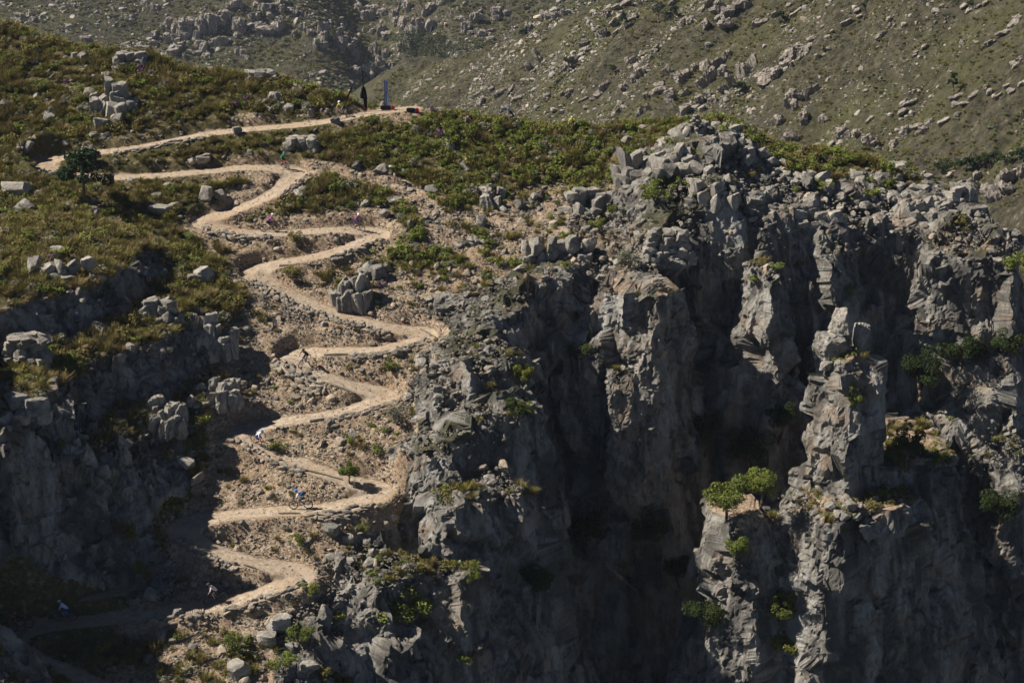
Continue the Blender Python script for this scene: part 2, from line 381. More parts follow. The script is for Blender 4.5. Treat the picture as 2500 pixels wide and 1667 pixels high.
def make_ground(name):
    n = Nodes(name, 0.95, 0.1)
    rock, bare, dirt, heath, rust = n.attr('rock'), n.attr('bare'), n.attr('trail'), n.attr('heath'), n.attr('rust')
    fine = n.noise(2.4, 6, rough=0.74)
    off = n.math('SUBTRACT', fine, 0.5)
    litter = n.ramp(fine, (0.34, (0.06, 0.05, 0.022)), (0.48, (0.13, 0.105, 0.05)), (0.58, (0.22, 0.17, 0.09)), (0.68, (0.40, 0.32, 0.21)))
    litter = n.mix(n.span(heath, 0.4, 0.65, 0.0, 0.7), litter, (0.08, 0.078, 0.026))
    soil = soil_color(n, n.cells(5.5), rust)
    c = n.mix(n.span(n.math('ADD', bare, n.math('MULTIPLY', off, 1.3)), 0.42, 0.58), litter, soil)
    c = n.mix(n.span(n.math('ADD', rock, n.math('MULTIPLY', off, 1.0)), 0.4, 0.55), c, rock_color(n, None, fine, rust, n.attr('streak')))
    sand = n.ramp(fine, (0.34, (0.22, 0.165, 0.118)), (0.46, (0.35, 0.277, 0.205)), (0.58, (0.43, 0.35, 0.268)), (0.68, (0.52, 0.44, 0.35)))
    sand = n.mix(n.span(n.attr('wear'), 0.25, 0.9, 0.0, 0.6), sand, (0.30, 0.22, 0.15))
    sand = n.mix(n.span(heath, 0.45, 0.7, 0.0, 0.5), sand, (0.41, 0.305, 0.205))
    sand = n.mix(n.span(rust, 0.5, 0.7, 0.0, 0.45), sand, (0.33, 0.235, 0.155))
    ton = n.span(n.math('ADD', dirt, n.math('MULTIPLY', off, 1.3)), 0.40, 0.58)
    c = n.mix(ton, c, sand)
    n.bump(n.math('MULTIPLY', fine, n.span(ton, 0.0, 1.0, 1.0, 0.25)), 0.95, 0.45)
    return n.done(c)

def make_cliff():
    n = Nodes('cliff_rock', 0.92, 0.15)
    p = n.coords()
    fine = n.noise(1.7, 8, n.stretch(p, (1.5, 1.5, 0.55), (0.16, -0.14, 0.3)), 0.8)
    c = rock_color(n, None, fine, n.attr('rust'), n.attr('streak'))
    n.bump(fine, 1.0, 0.38)
    moss = n.math('MULTIPLY', n.span(n.attr('heath'), 0.5, 0.66, 0, 0.8), n.attr('flat'))
    c = n.mix(moss, c, (0.06, 0.06, 0.022))
    soil = soil_color(n, n.cells(5.5), n.attr('rust'))
    ledge = n.math('ADD', n.attr('bare'), n.math('MULTIPLY', n.math('SUBTRACT', fine, 0.5), 0.9))
    c = n.mix(n.span(ledge, 0.5, 0.62), c, soil)
    return n.done(c)

def make_stone(name, tone=1.0, warm=0.0):
    n = Nodes(name, 0.9, 0.2)
    oc = n.object_coords()
    ri = n.new('ShaderNodeObjectInfo').outputs['Random']
    shift = n.new('ShaderNodeVectorMath', operation='ADD'); n.link(oc, shift.inputs[0])
    sc = n.new('ShaderNodeCombineXYZ'); n.link(n.math('MULTIPLY', ri, 37.0), sc.inputs[0]); n.link(n.math('MULTIPLY', ri, 91.0), sc.inputs[1])
    n.link(sc.outputs[0], shift.inputs[1])
    c = rock_color(n, shift.outputs[0])
    c = n.mix(n.span(ri, 0.0, 1.0, 0.42 * warm, 0.28 + 0.6 * warm), c, (0.36 + 0.07 * warm, 0.31 + 0.03 * warm, 0.25 + 0.0 * warm))
    hs = n.new('ShaderNodeHueSaturation'); n.link(c, hs.inputs['Color'])
    n.link(n.math('MULTIPLY', n.span(ri, 0, 1, 0.72, 1.15), tone), hs.inputs['Value'])
    n.bump(n.noise(3.0, 7, shift.outputs[0], 0.75), 1.0, 0.25)
    return n.done(hs.outputs[0])

def make_leaf(name, dark, light, tip=None):
    """Leaf colour: each plant its own shade between two tones, the blades a little different from one another."""
    n = Nodes(name, 0.75, 0.15)
    ri = n.new('ShaderNodeObjectInfo').outputs['Random']
    c = n.mix(n.span(ri, 0, 1, 0.0, 1.0), dark, light)
    leafy = n.new('ShaderNodeSeparateColor'); n.link(n.cells(11.0), leafy.inputs[0])
    c = n.mix(n.span(leafy.outputs[0], 0.0, 1.0, 0.0, 0.55), c, tip or light)
    n.put(n.b.inputs['Base Color'], c)
    tr = n.new('ShaderNodeBsdfTranslucent'); n.link(c, tr.inputs['Color'])
    mx = n.new('ShaderNodeMixShader'); mx.inputs[0].default_value = 0.22
    n.link(n.b.outputs[0], mx.inputs[1]); n.link(tr.outputs[0], mx.inputs[2])
    n.link(mx.outputs[0], n.t.nodes['Material Output'].inputs['Surface'])
    return n.m

def make_plain(name, color, rough=0.6, var=0.15, scale=6.0, metal=0.0):
    n = Nodes(name, rough, 0.35)
    n.b.inputs['Metallic'].default_value = metal
    v = n.noise(scale, 4, n.object_coords())
    hs = n.new('ShaderNodeHueSaturation'); hs.inputs['Color'].default_value = (*color, 1)
    n.link(n.span(v, 0.25, 0.75, 1 - var, 1 + var), hs.inputs['Value'])
    return n.done(hs.outputs[0])

MAT = {}
MAT['ground'] = make_ground('hillside_ground')
MAT['cliff'] = make_cliff()
MAT['stone'] = make_stone('grey_stone', 1.05, 0.0)
MAT['tan_stone'] = make_stone('tan_stone', 1.05, 1.0)
MAT['olive'] = make_leaf('olive_heath', (0.10, 0.092, 0.022), (0.19, 0.165, 0.042), (0.27, 0.225, 0.08))
MAT['green'] = make_leaf('green_leaf', (0.085, 0.115, 0.02), (0.165, 0.195, 0.035), (0.23, 0.25, 0.06))
MAT['grey_green'] = make_leaf('grey_leaf', (0.15, 0.15, 0.095), (0.23, 0.225, 0.16), (0.30, 0.285, 0.22))
MAT['brown'] = make_leaf('brown_heath', (0.13, 0.10, 0.036), (0.21, 0.16, 0.065), (0.28, 0.22, 0.11))
MAT['purple'] = make_leaf('heather', (0.10, 0.055, 0.08), (0.16, 0.09, 0.13), (0.2, 0.11, 0.18))
MAT['pine'] = make_leaf('pine_needles', (0.014, 0.03, 0.012), (0.03, 0.055, 0.02), (0.04, 0.07, 0.025))
MAT['straw'] = make_leaf('dry_grass', (0.28, 0.2, 0.09), (0.34, 0.26, 0.12), (0.42, 0.33, 0.17))
MAT['bark'] = make_plain('bark', (0.13, 0.10, 0.075), 0.9, 0.4, 9)
# ------------------------------------------------------------------ terrain mesh (dual grid over the heights, even on the cliffs)
def link(o, kind=None, parent=None):
    scene.collection.objects.link(o)
    if parent is not None:
        o.parent = parent
    if kind:
        o['kind'] = kind
    return o

def mesh_from(name, verts, faces, mats=(), smooth=True, attrs=None, sharp=None):
    """faces: (n, 3) or (n, 4) array"""
    me = bpy.data.meshes.new(name)
    v = np.ascontiguousarray(verts, np.float32); f = np.ascontiguousarray(faces, np.int32)
    me.vertices.add(len(v)); me.vertices.foreach_set('co', v.ravel())
    me.loops.add(f.size); me.loops.foreach_set('vertex_index', f.ravel())
    me.polygons.add(len(f)); me.polygons.foreach_set('loop_start', np.arange(0, f.size, f.shape[1], dtype=np.int32))
    me.polygons.foreach_set('use_smooth', np.full(len(f), smooth))
    for k, a in (attrs or {}).items():
        me.attributes.new(k, 'FLOAT', 'POINT').data.foreach_set('value', np.ascontiguousarray(a, np.float32))
    for m in mats:
        me.materials.append(m)
    me.update(calc_edges=True)
    if sharp:
        me.set_sharp_from_angle(angle=math.radians(sharp))
    return me

def dual_grid(H, cell, z0):
    K = np.floor((H - z0) / cell).astype(np.int64)
    k4 = np.stack([K[:-1, :-1], K[1:, :-1], K[:-1, 1:], K[1:, 1:]])
    h4 = np.stack([H[:-1, :-1], H[1:, :-1], H[:-1, 1:], H[1:, 1:]])
    lo, hi = k4.min(0), k4.max(0)
    cnt = (hi - lo + 1).ravel(); start = np.r_[0, np.cumsum(cnt)[:-1]]
    tot = int(cnt.sum()); cid = np.repeat(np.arange(len(cnt)), cnt)
    kk = np.arange(tot) - start[cid] + lo.ravel()[cid]
    hc = h4.reshape(4, -1)[:, cid]; kc = k4.reshape(4, -1)[:, cid]
    acc = np.zeros((tot, 3)); num = np.zeros(tot)
    cx, cy = np.array([0, 1, 0, 1.0]), np.array([0, 0, 1, 1.0])
    for c in range(4):
        m = kc[c] == kk
        acc[m] += np.stack([np.full(m.sum(), cx[c]), np.full(m.sum(), cy[c]), hc[c][m]], 1); num[m] += 1
    for a, b in ((0, 1), (2, 3), (0, 2), (1, 3)):
        for dk in (0, 1):
            m = (kc[a] >= kk + dk) != (kc[b] >= kk + dk)
            zc = z0 + (kk[m] + dk) * cell
            t = np.clip((zc - hc[a][m]) / (hc[b][m] - hc[a][m]), 0, 1)
            acc[m] += np.stack([cx[a] + t * (cx[b] - cx[a]), cy[a] + t * (cy[b] - cy[a]), zc], 1); num[m] += 1
    acc /= num[:, None]
    ny = H.shape[1] - 1
    ci, cj = cid // ny, cid % ny
    V = np.stack([GX[0] + (ci + acc[:, 0]) * cell, GY[0] + (cj + acc[:, 1]) * cell, acc[:, 2]], 1)
    S = start.reshape(lo.shape)
    idx = lambda i, j, k: S[i, j] + k - lo[i, j]
    faces = []
    i, j = np.meshgrid(np.arange(1, H.shape[0] - 1), np.arange(1, H.shape[1] - 1), indexing='ij')
    i, j = i.ravel(), j.ravel(); k = K[i, j]
    faces.append(np.stack([idx(i - 1, j - 1, k), idx(i, j - 1, k), idx(i, j, k), idx(i - 1, j, k)], 1))
    for ax in (0, 1):
        A, B = (K[:-1, 1:-1], K[1:, 1:-1]) if ax == 0 else (K[1:-1, :-1], K[1:-1, 1:])
        n = np.abs(A - B).ravel(); e = np.repeat(np.arange(n.size), n)
        if ax == 0:
            i, j = e // A.shape[1], e % A.shape[1] + 1
        else:
            i, j = e // A.shape[1] + 1, e % A.shape[1]
        k = np.minimum(A, B).ravel()[e] + 1 + np.arange(n.sum()) - np.r_[0, np.cumsum(n)[:-1]][e]
        if ax == 0:
            q = np.stack([idx(i, j - 1, k - 1), idx(i, j, k - 1), idx(i, j, k), idx(i, j - 1, k)], 1)
        else:
            q = np.stack([idx(i - 1, j, k - 1), idx(i, j, k - 1), idx(i, j, k), idx(i - 1, j, k)], 1)
            q = q[:, ::-1]
        down = (A > B).ravel()[e]
        q[~down] = q[~down][:, ::-1]
        faces.append(q)
    return V, np.concatenate(faces)

def sample(A, x, y):
    u = np.clip((x - GX[0]) / CELL, 0, A.shape[0] - 1.001); v = np.clip((y - GY[0]) / CELL, 0, A.shape[1] - 1.001)
    i, j = u.astype(int), v.astype(int); fu, fv = u - i, v - j
    return (A[i, j] * (1 - fu) + A[i + 1, j] * fu) * (1 - fv) + (A[i, j + 1] * (1 - fu) + A[i + 1, j + 1] * fu) * fv

def blur(A, n):
    for _ in range(n):
        P = np.pad(A, 1, mode='edge')
        A = (P[:-2, 1:-1] + P[2:, 1:-1] + P[1:-1, :-2] + P[1:-1, 2:] + 2 * A) / 6
    return A

G = build_heights()
Hb = blur(G['H'], 12)
hx, hy = np.gradient(Hb, CELL)
steep = np.hypot(hx, hy)
G['rock'] = np.maximum(G['rock'] * step01(0.15, 0.5, G['rock']), step01(0.95, 1.5, steep) * (G['trail'] > 3.0) * (G['gorge'] > -9 ))
G['rock'] = np.maximum(G['rock'], step01(0.42, 0.75, steep) * step01(0.1, 0.5, G['west']) * (G['trail'] > 2.2))
low_west = step01(-23, -27, X) * step01(152, 146, Y) * (Y > 119) * (G['trail'] > 1.8)
G['rock'] = np.maximum(G['rock'], low_west * step01(0.28, 0.5, steep))
# bare rubble: around the lower bends, along the footpath and on the rib; the upper slopes are heath
bare = 0.30 + 0.9 * (fbm2(X / 5, Y / 5, 91, 4) - 0.5)
bare = bare + 0.42 * step01(160, 146, Y) * step01(-26, -22, X) + 0.3 * step01(3.2, 1.4, G['trail']) + 0.8 * step01(1.6, 0.5, G['path'])
bare = bare + 0.26 * step01(-16, -3, X) * step01(172, 163, Y) - 0.22 * step01(168, 174, Y) - 0.3 * step01(-24, -30, X) + 0.3 * step01(125, 122, Y) * step01(-31, -27, X)
G['bare'] = np.clip(bare, 0, 1)
V, Fq = dual_grid(G['H'], CELL, -60.0)
# keep what the photograph's side of the mountain could show
vx, vy, vz = V.T
keep_v = (vz > 6) & (np.abs(vx) < 0.30 * vy + 9) & (sample(G['over'], vx, vy) < 9)
Fq = Fq[keep_v[Fq].all(1)]
used = np.zeros(len(V), bool); used[Fq.ravel()] = True
remap = np.cumsum(used) - 1
V, Fq = V[used], remap[Fq]
gxs, gys = sample(hx, V[:, 0], V[:, 1]), sample(hy, V[:, 0], V[:, 1])
N = np.stack([-gxs, -gys, np.ones(len(V))], 1); N /= np.linalg.norm(N, axis=1, keepdims=True)
rk = sample(G['rock'], V[:, 0], V[:, 1])
dt = sample(G['trail'], V[:, 0], V[:, 1])
flat = step01(0.55, 0.85, N[:, 2])
sel = rk > 0.02
P = V[sel]
wob = np.stack([noise3(P[:, 0] / 1.7, P[:, 1] / 1.7, P[:, 2] / 1.7, 101 + k) - 0.5 for k in range(3)], 1)
cr, sr = math.cos(0.6), math.sin(0.6)
def jointed(P, wob, tall):
    """Coordinates along the rock's joints: leaning columns, or level beds."""
    q = P + 0.13 * wob
    if tall:
        q[:, 0] += 0.20 * P[:, 2]; q[:, 1] -= 0.10 * P[:, 2]
    else:
        q[:, 2] += 0.12 * P[:, 0]
    return np.stack([q[:, 0] * cr + q[:, 1] * sr, -q[:, 0] * sr + q[:, 1] * cr, q[:, 2]], 1)
JOINTS = np.array([(-0.80, -0.58, 0.16), (0.58, -0.80, 0.16), (0.83, 0.52, 0.16), (-0.52, -0.83, 0.2), (-0.97, 0.05, 0.2), (-0.12, -0.05, 0.99), (-0.45, -0.35, 0.82), (0.35, -0.55, 0.76)])
JOINTS /= np.linalg.norm(JOINTS, axis=1, keepdims=True)
def break_along(P, Nv, key, w, follow, shift, seed):
    """Each block of rock gets one flat face: its points move onto a plane set by the joints, in or out a little."""
    u, inv = np.unique(key, return_inverse=True); n = len(u)
    cnt = np.bincount(inv, minlength=n)
    mean = np.stack([np.bincount(inv, P[:, k], n) / cnt for k in range(3)], 1)
    nrm = np.stack([np.bincount(inv, Nv[:, k], n) for k in range(3)], 1); nrm /= np.linalg.norm(nrm, axis=1, keepdims=True) + 1e-9
    r = np.random.default_rng(seed)
    pick = np.argmax(nrm @ JOINTS.T + 0.22 * r.normal(size=(n, len(JOINTS))), axis=1)
    j = JOINTS[pick]; j = np.where(((pick == 3) & (mean[:, 0] > 5) & ~((mean[:, 1] < 144) & (mean[:, 0] > 15)))[:, None], np.array((-0.05, -0.975, 0.215)), j)   # east of the rib the wall faces the gorge squarely
    j = np.where((nrm * j).sum(1)[:, None] > 0.35, j, nrm)
    f = nrm * follow + j * (1 - follow) + 0.10 * r.normal(size=(n, 3)); f /= np.linalg.norm(f, axis=1, keepdims=True)
    d = ((P - mean[inv]) * f[inv]).sum(1)
    d = np.clip(d, -1.2 * shift - 0.35, 1.2 * shift + 0.35)
    return P + f[inv] * ((r.uniform(-shift, shift, n)[inv] - d) * w)[:, None], f[inv]
fl = flat[sel]; wr = rk[sel] * np.clip((dt[sel] - 1.0) / 1.2, 0, 1)
gg = sample(G['gorge'], P[:, 0], P[:, 1])
Ns = N[sel]
def crack(Q, Fn, gap, width, depth):
    return Q - Fn * (depth * np.exp(-(gap / width) ** 2) * wr)[:, None]
c1 = cells3(jointed(P, wob, True) / (3.4, 3.0, 6.0), 3)
Q, F1 = break_along(P, Ns, c1[3], wr * 0.9, 0.18, 0.8, 1)
c2a, c2b = cells3(jointed(Q, wob, False) / (1.5, 1.4, 0.9), 5), cells3(jointed(Q, wob, True) / (1.3, 1.5, 3.0), 6)
Q2, F2 = break_along(Q, F1, np.where(fl > 0.5, c2a[3], c2b[3]), wr * 0.92, 0.3, 0.42, 2)
Q2 = crack(Q2, F2, np.where(fl > 0.5, c2a[2], c2b[2]), 0.07, 0.30)
c3 = cells3(jointed(Q, wob, False) / (1.4, 1.3, 1.0), 7)
Q3, F3 = break_along(Q2, F2, c3[3], wr * 0.85, 0.5, 0.20, 3)
Q3 = crack(Q3, F3, c3[2], 0.07, 0.18)
Q4, F4 = break_along(Q3, F3, cells3(jointed(Q, wob, True) / (0.6, 0.6, 1.5), 9)[3], wr * 0.6, 0.85, 0.06, 4)
ww = wr * sample(G['west'], P[:, 0], P[:, 1])
Q, F5 = break_along(Q4, F3, cells3(jointed(Q, wob, False) / (0.95, 0.9, 1.0), 11)[3], ww * 0.8, 0.4, 0.33, 5)
V[sel] = Q
soft = (fbm2(V[:, 0] / 0.9, V[:, 1] / 0.9, 111, 3) - 0.5) * 0.35 * np.clip((dt - 1.0) / 0.8, 0.05, 1) * (1 - rk)
V = V + N * soft[:, None]
q3 = lambda s, sz, sd: noise3(V[:, 0] / s, V[:, 1] / s, V[:, 2] / sz, sd)
rust = 0.6 * q3(2.4, 1.6, 301) + 0.4 * q3(0.8, 0.6, 302)
streak = 0.6 * q3(0.55, 6.0, 303) + 0.4 * q3(1.8, 14.0, 304)
heath = 0.6 * q3(5.0, 5.0, 305) + 0.4 * q3(1.2, 1.2, 306)
att = dict(rust=rust, streak=streak, heath=heath, rock=rk, bare=sample(G['bare'], V[:, 0], V[:, 1]), trail=1 - step01(0.5, 1.3, dt), wear=np.clip(np.abs(dt - 0.32) / 0.6, 0, 1), flat=flat)
att['bare'] = np.where(rk > 0.5, att['bare'] * flat * np.where((V[:, 0] < 1) & (V[:, 1] < 156), 0.42, 0.75), att['bare'])
frk = rk[Fq].mean(1); fdt = dt[Fq].mean(1)
part = np.where(fdt < 1.15, 1, np.where(frk > 0.5, 2, 0))
for pid, nm, mt, sh in ((0, 'hillside', MAT['ground'], 60), (1, 'trail', MAT['ground'], 60), (2, 'cliff', MAT['cliff'], 24)):
    f = Fq[part == pid]
    u = np.zeros(len(V), bool); u[f.ravel()] = True
    rm = np.cumsum(u) - 1
    link(bpy.data.objects.new(nm, mesh_from(nm, V[u], rm[f], [mt], pid != 2, {k: a[u] for k, a in att.items()}, sh if pid != 2 else None)), 'structure')
print('terrain', len(V), len(Fq))
# ------------------------------------------------------------------ the slopes across the valley
def far_grid(x0, x1, y0, y1, cell):
    a, b = np.arange(x0, x1, cell), np.arange(y0, y1, cell)
    A, B = np.meshgrid(a, b, indexing='ij')
    i, j = np.meshgrid(np.arange(len(a) - 1), np.arange(len(b) - 1), indexing='ij')
    i, j = i.ravel(), j.ravel(); n = len(b)
    return A, B, np.stack([i * n + j, (i + 1) * n + j, (i + 1) * n + j + 1, i * n + j + 1], 1)

def east_slope_height(A, B):
    z = 28.7 + 0.796 * (A - 77) + 0.2315 * (B - 318.4)
    z = z + 14 * (fbm2(A / 60, B / 60, 201, 3) - 0.5) + 9 * (fbm2((A + 0.8 * B) / 45, (B - 0.8 * A) / 14, 203, 3) - 0.5)
    # behind its crest the slope falls to the valley
    e = (A + 28.5) * 0.768 + (B - 519.4) * 0.640 - 14
    return z - 0.9 * (np.sqrt(np.maximum(e, 0) ** 2 + 30) - math.sqrt(30))

def west_slope_height(A, B):
    z = -65.5 + 0.04 * (A + 127.8) + 0.42 * (B - 817.8)
    z = z + 40 * (fbm2(A / 150, B / 150, 211, 3) - 0.5) + 12 * (fbm2(A / 40, B / 40, 213, 3) - 0.5)
    return z - 26 * np.exp(-((A + 45 + 0.25 * (B - 800)) / 22) ** 2)

def make_far_ground():
    n = Nodes('far_heath', 0.95, 0.1)
    p = n.coords()
    a = n.noise(0.5, 7, p, 0.78)
    c = n.ramp(a, (0.37, (0.02, 0.02, 0.012)), (0.46, (0.058, 0.052, 0.034)), (0.55, (0.09, 0.08, 0.052)), (0.62, (0.13, 0.11, 0.075)), (0.67, (0.40, 0.35, 0.29)))
    c = n.mix(n.span(n.noise(0.035, 4, p), 0.48, 0.64, 0.0, 0.5), c, (0.095, 0.095, 0.034))
    n.bump(a, 0.9, 1.6)
    return n.done(c)

MAT['far_ground'] = make_far_ground()
A, B, Ff = far_grid(-75, 215, 215, 560, 1.5)
Z = east_slope_height(A, B)
Z = Z + 1.2 * (fbm2(A / 4, B / 4, 221, 3) - 0.5)
link(bpy.data.objects.new('far_slope', mesh_from('far_slope', np.stack([A.ravel(), B.ravel(), Z.ravel()], 1), Ff, [MAT['far_ground']])), 'structure')
A, B, Ff = far_grid(-420, 240, 640, 1050, 3.0)
Z = west_slope_height(A, B) + 2.5 * (fbm2(A / 9, B / 9, 223, 3) - 0.5)
link(bpy.data.objects.new('far_mountain', mesh_from('far_mountain', np.stack([A.ravel(), B.ravel(), Z.ravel()], 1), Ff, [MAT['far_ground']])), 'structure')
# the valley floor between and under them
A, B, Ff = far_grid(-1500, 1500, -600, 2400, 100)
link(bpy.data.objects.new('valley_ground', mesh_from('valley_ground', np.stack([A.ravel(), B.ravel(), np.full(A.size, -130.0) + 25 * noise2(A / 300, B / 300, 5).ravel()], 1), Ff, [MAT['far_ground']])), 'structure')
# rock outcrops: x, y, z, width, height, build, which one
OUTCROPS = [
(-37.5, 185.02, 77.68, 4.07, 1.63, "slab", "flat-topped layered outcrop on the western skyline"), (-38.04, 178.3, 74.82, 4.37, 3.54, "stack", "blocky layered outcrop with deep clefts above the top trail leg"),
(-24.52, 183.5, 76.65, 3.83, 1.19, "slab", "long low outcrop of pale ledges on the crest left of the flags"), (-21.32, 181.94, 75.94, 3.38, 1.27, "pile", "jumbled pale blocks on the crest nearest the flags"),
(-22.75, 179.33, 74.99, 3.14, 1.88, "stack", "squat grey outcrop just above the top trail leg"), (-19.79, 173.28, 72.63, 3.46, 1.22, "slab", "dark layered ledge between the top two trail legs"),
(-13.52, 153.13, 64.08, 3.27, 3.9, "rib", "tall pale ribbed outcrop inside the fourth trail bend"), (-11.74, 156.64, 65.69, 3.4, 1.89, "dome", "smooth grey domed rocks beside the ribbed outcrop"),
(-8.07, 162.64, 68.34, 2.91, 1.16, "pile", "flat grey rocks beside the footpath below the bend"), (3.86, 157.68, 67.14, 6.44, 1.7, "block", "row of squared grey blocks along the gorge rim"),
(13.53, 156.83, 67.02, 4.52, 2.83, "slab", "banded sandstone ledges overhanging the gorge"), (6.65, 165.42, 69.31, 3.74, 1.77, "block", "squared grey blocks below the tall rock knob"),
(10.78, 166.34, 71.28, 3.54, 3.74, "stack", "steep fluted blocks on the front of the rock knob"), (14.92, 164.59, 73.01, 4.27, 2.91, "stack", "tall cleft blocks under the cairn"),
(20.21, 167.32, 74.26, 3.15, 1.77, "stack", "broken blocks on the right shoulder of the rock knob"), (17.74, 160.96, 71.07, 4.21, 3.06, "stack", "upright jagged blocks below the knob facing the gorge"),
(22.39, 160.98, 69.87, 3.83, 2.3, "pile", "loose angular blocks on the slope right of the knob"), (27.23, 162.13, 68.7, 4.25, 2.13, "block", "flat-topped blocks capping the dark cliff"),
(33.7, 166.14, 69.5, 4.74, 1.78, "pile", "tumbled pale blocks on the right-hand plateau"), (37.78, 164.56, 68.75, 4.31, 2.35, "stack", "stepped blocks near the right-hand end of the plateau"),
(40.8, 166.14, 69.5, 2.76, 1.78, "slab", "tilted ledge on the right-hand skyline"), (35.58, 170.53, 71.31, 2.41, 0.89, "slab", "low flat ledge beside the green scrub on the right-hand crest"),
(2.13, 165.56, 69.26, 3.15, 1.57, "pile", "scattered grey blocks on the bare slope above the gorge"), (-1.82, 166.14, 69.5, 1.78, 2.37, "rib", "leaning upright slab on the bare slope"),
(-3.31, 160.72, 67.53, 1.92, 1.54, "pile", "grey rocks at the foot of the leaning slab"), (-25.11, 145.34, 63.03, 4.45, 3.98, "rib", "twin pale boulder heads in the western cliff"),
(-28.57, 144.82, 65.88, 3.52, 2.11, "slab", "layered block under the man in the straw hat"), (-28.1, 154.23, 66.53, 4.83, 1.49, "block", "row of blocks under the heath at the cliff top"),
(-36.24, 145.16, 69.68, 5.25, 1.57, "block", "dark blocks along the top of the western cliff"), (-37.1, 135.54, 65.98, 3.99, 2.33, "slab", "massive tilted slab at the left edge of the cliff"),
(-23.49, 140.55, 60.61, 3.13, 2.78, "rib", "fluted grey columns low in the western cliff"), (-27.34, 136.51, 60.11, 3.73, 2.88, "rib", "ribbed shoulder of rock in the shaded cliff"),
(-31.67, 128.92, 60.45, 3.55, 2.26, "dome", "sunlit boulder ledge under the two seated spectators"), (-35.0, 126.53, 65.52, 3.14, 1.88, "block", "shaded blocks above the big blank wall"),
(25.96, 133.46, 54.27, 2.7, 1.35, "pile", "broken slabs on the ledge below the pillar"), ]
# single boulders: x, y, z, width, height, which one
BOULDERS = [
(-38.77, 175.99, 73.81, 1.98, 1.24, "broad pale boulder above the top trail leg"), (-37.48, 176.42, 74.12, 1.24, 1.4, "upright grey boulder behind the broad pale boulder"),
(-39.21, 171.58, 72.39, 1.62, 1.05, "flat-sided pale boulder at the first hairpin beside the pine"), (-27.79, 165.82, 69.92, 1.5, 1.65, "tall pale boulder inside the second bend"),
(-26.48, 166.21, 69.68, 1.26, 1.1, "cracked pale boulder leaning on the tall one inside the second bend"), (-44.32, 164.52, 70.72, 2.93, 1.4, "long dark boulder at the left edge beside the pine"),
(-36.59, 184.62, 77.47, 1.28, 0.6, "pale block in front of the flat-topped outcrop"), (-31.48, 163.06, 69.42, 2.33, 0.93, "long grey boulder in the heath left of the third bend"),
(-16.76, 176.42, 74.12, 0.91, 0.91, "grey boulder right beside the top trail leg"), (-25.87, 174.93, 73.58, 0.98, 0.82, "pale rock under the top trail leg"),
(-44.88, 190.07, 79.46, 1.05, 0.61, "pale boulder high on the left skyline"), (-48.81, 190.0, 79.34, 1.49, 0.52, "low white boulder on the far left skyline"),
(-11.38, 164.14, 68.48, 1.02, 0.86, "white rounded boulder right of the third right-hand bend"), (-10.69, 166.14, 69.5, 1.58, 0.71, "flat pale boulder below the photographer"),
(-9.91, 163.73, 68.68, 0.94, 0.62, "white flat boulder beside the loose path"), (2.58, 171.4, 71.9, 0.97, 0.65, "dark grey boulder on the slope below the riders"),
(-2.76, 162.78, 68.29, 0.93, 1.17, "upright grey boulder by the loose path"), (-4.69, 171.61, 71.63, 1.62, 0.57, "low flat boulder above the loose path"),
(-16.76, 120.51, 51.1, 1.72, 1.63, "big grey boulder in the rubble below the last bend"), (-17.51, 119.39, 50.69, 1.55, 1.12, "slanted grey slab below the big boulder in the rubble"),
(-19.16, 116.91, 49.68, 1.84, 1.53, "blue-grey boulder at the bottom edge of the picture"), (-13.61, 129.32, 54.38, 1.31, 1.31, "smooth grey boulder in the gully beside the lower trail"),
(-12.37, 129.31, 53.94, 0.99, 0.72, "small grey boulder next to the smooth one in the gully"), (-13.68, 122.7, 50.94, 1.14, 1.9, "upright grey slab against the nose of rock"),
(-24.19, 121.94, 51.9, 0.94, 0.57, "white flat stone below the slatted boards"), (-14.36, 117.86, 49.64, 1.42, 0.8, "grey rock among bushes at the bottom of the gully"),
(6.49, 150.85, 56.46, 1.64, 2.8, "blue-grey upright block in the shaded gorge"), (-9.54, 146.47, 62.2, 1.22, 0.79, "orange squared boulder under the fifth right-hand bend"),
(-6.46, 156.99, 66.17, 0.6, 0.83, "small white stone standing in the scrub below the footpath"), (-9.18, 131.27, 54.43, 1.0, 0.67, "tan boulder in the gully below the lower right-hand bend"),
(28.0, 137.52, 54.38, 0.9, 0.9, "blue block in the shade right of the pillar"), (-30.45, 150.69, 66.52, 1.09, 0.8, "orange block at the feet of the man in the straw hat"),
(-37.56, 149.63, 70.02, 1.22, 1.08, "pale rock in the heath above the western cliff"), (14.83, 137.66, 45.13, 1.42, 2.83, "pale rounded block low in the shaded gorge"),
(-30.31, 128.69, 58.6, 1.3, 1.3, "sunlit edge of rock below the seated spectators"), ]
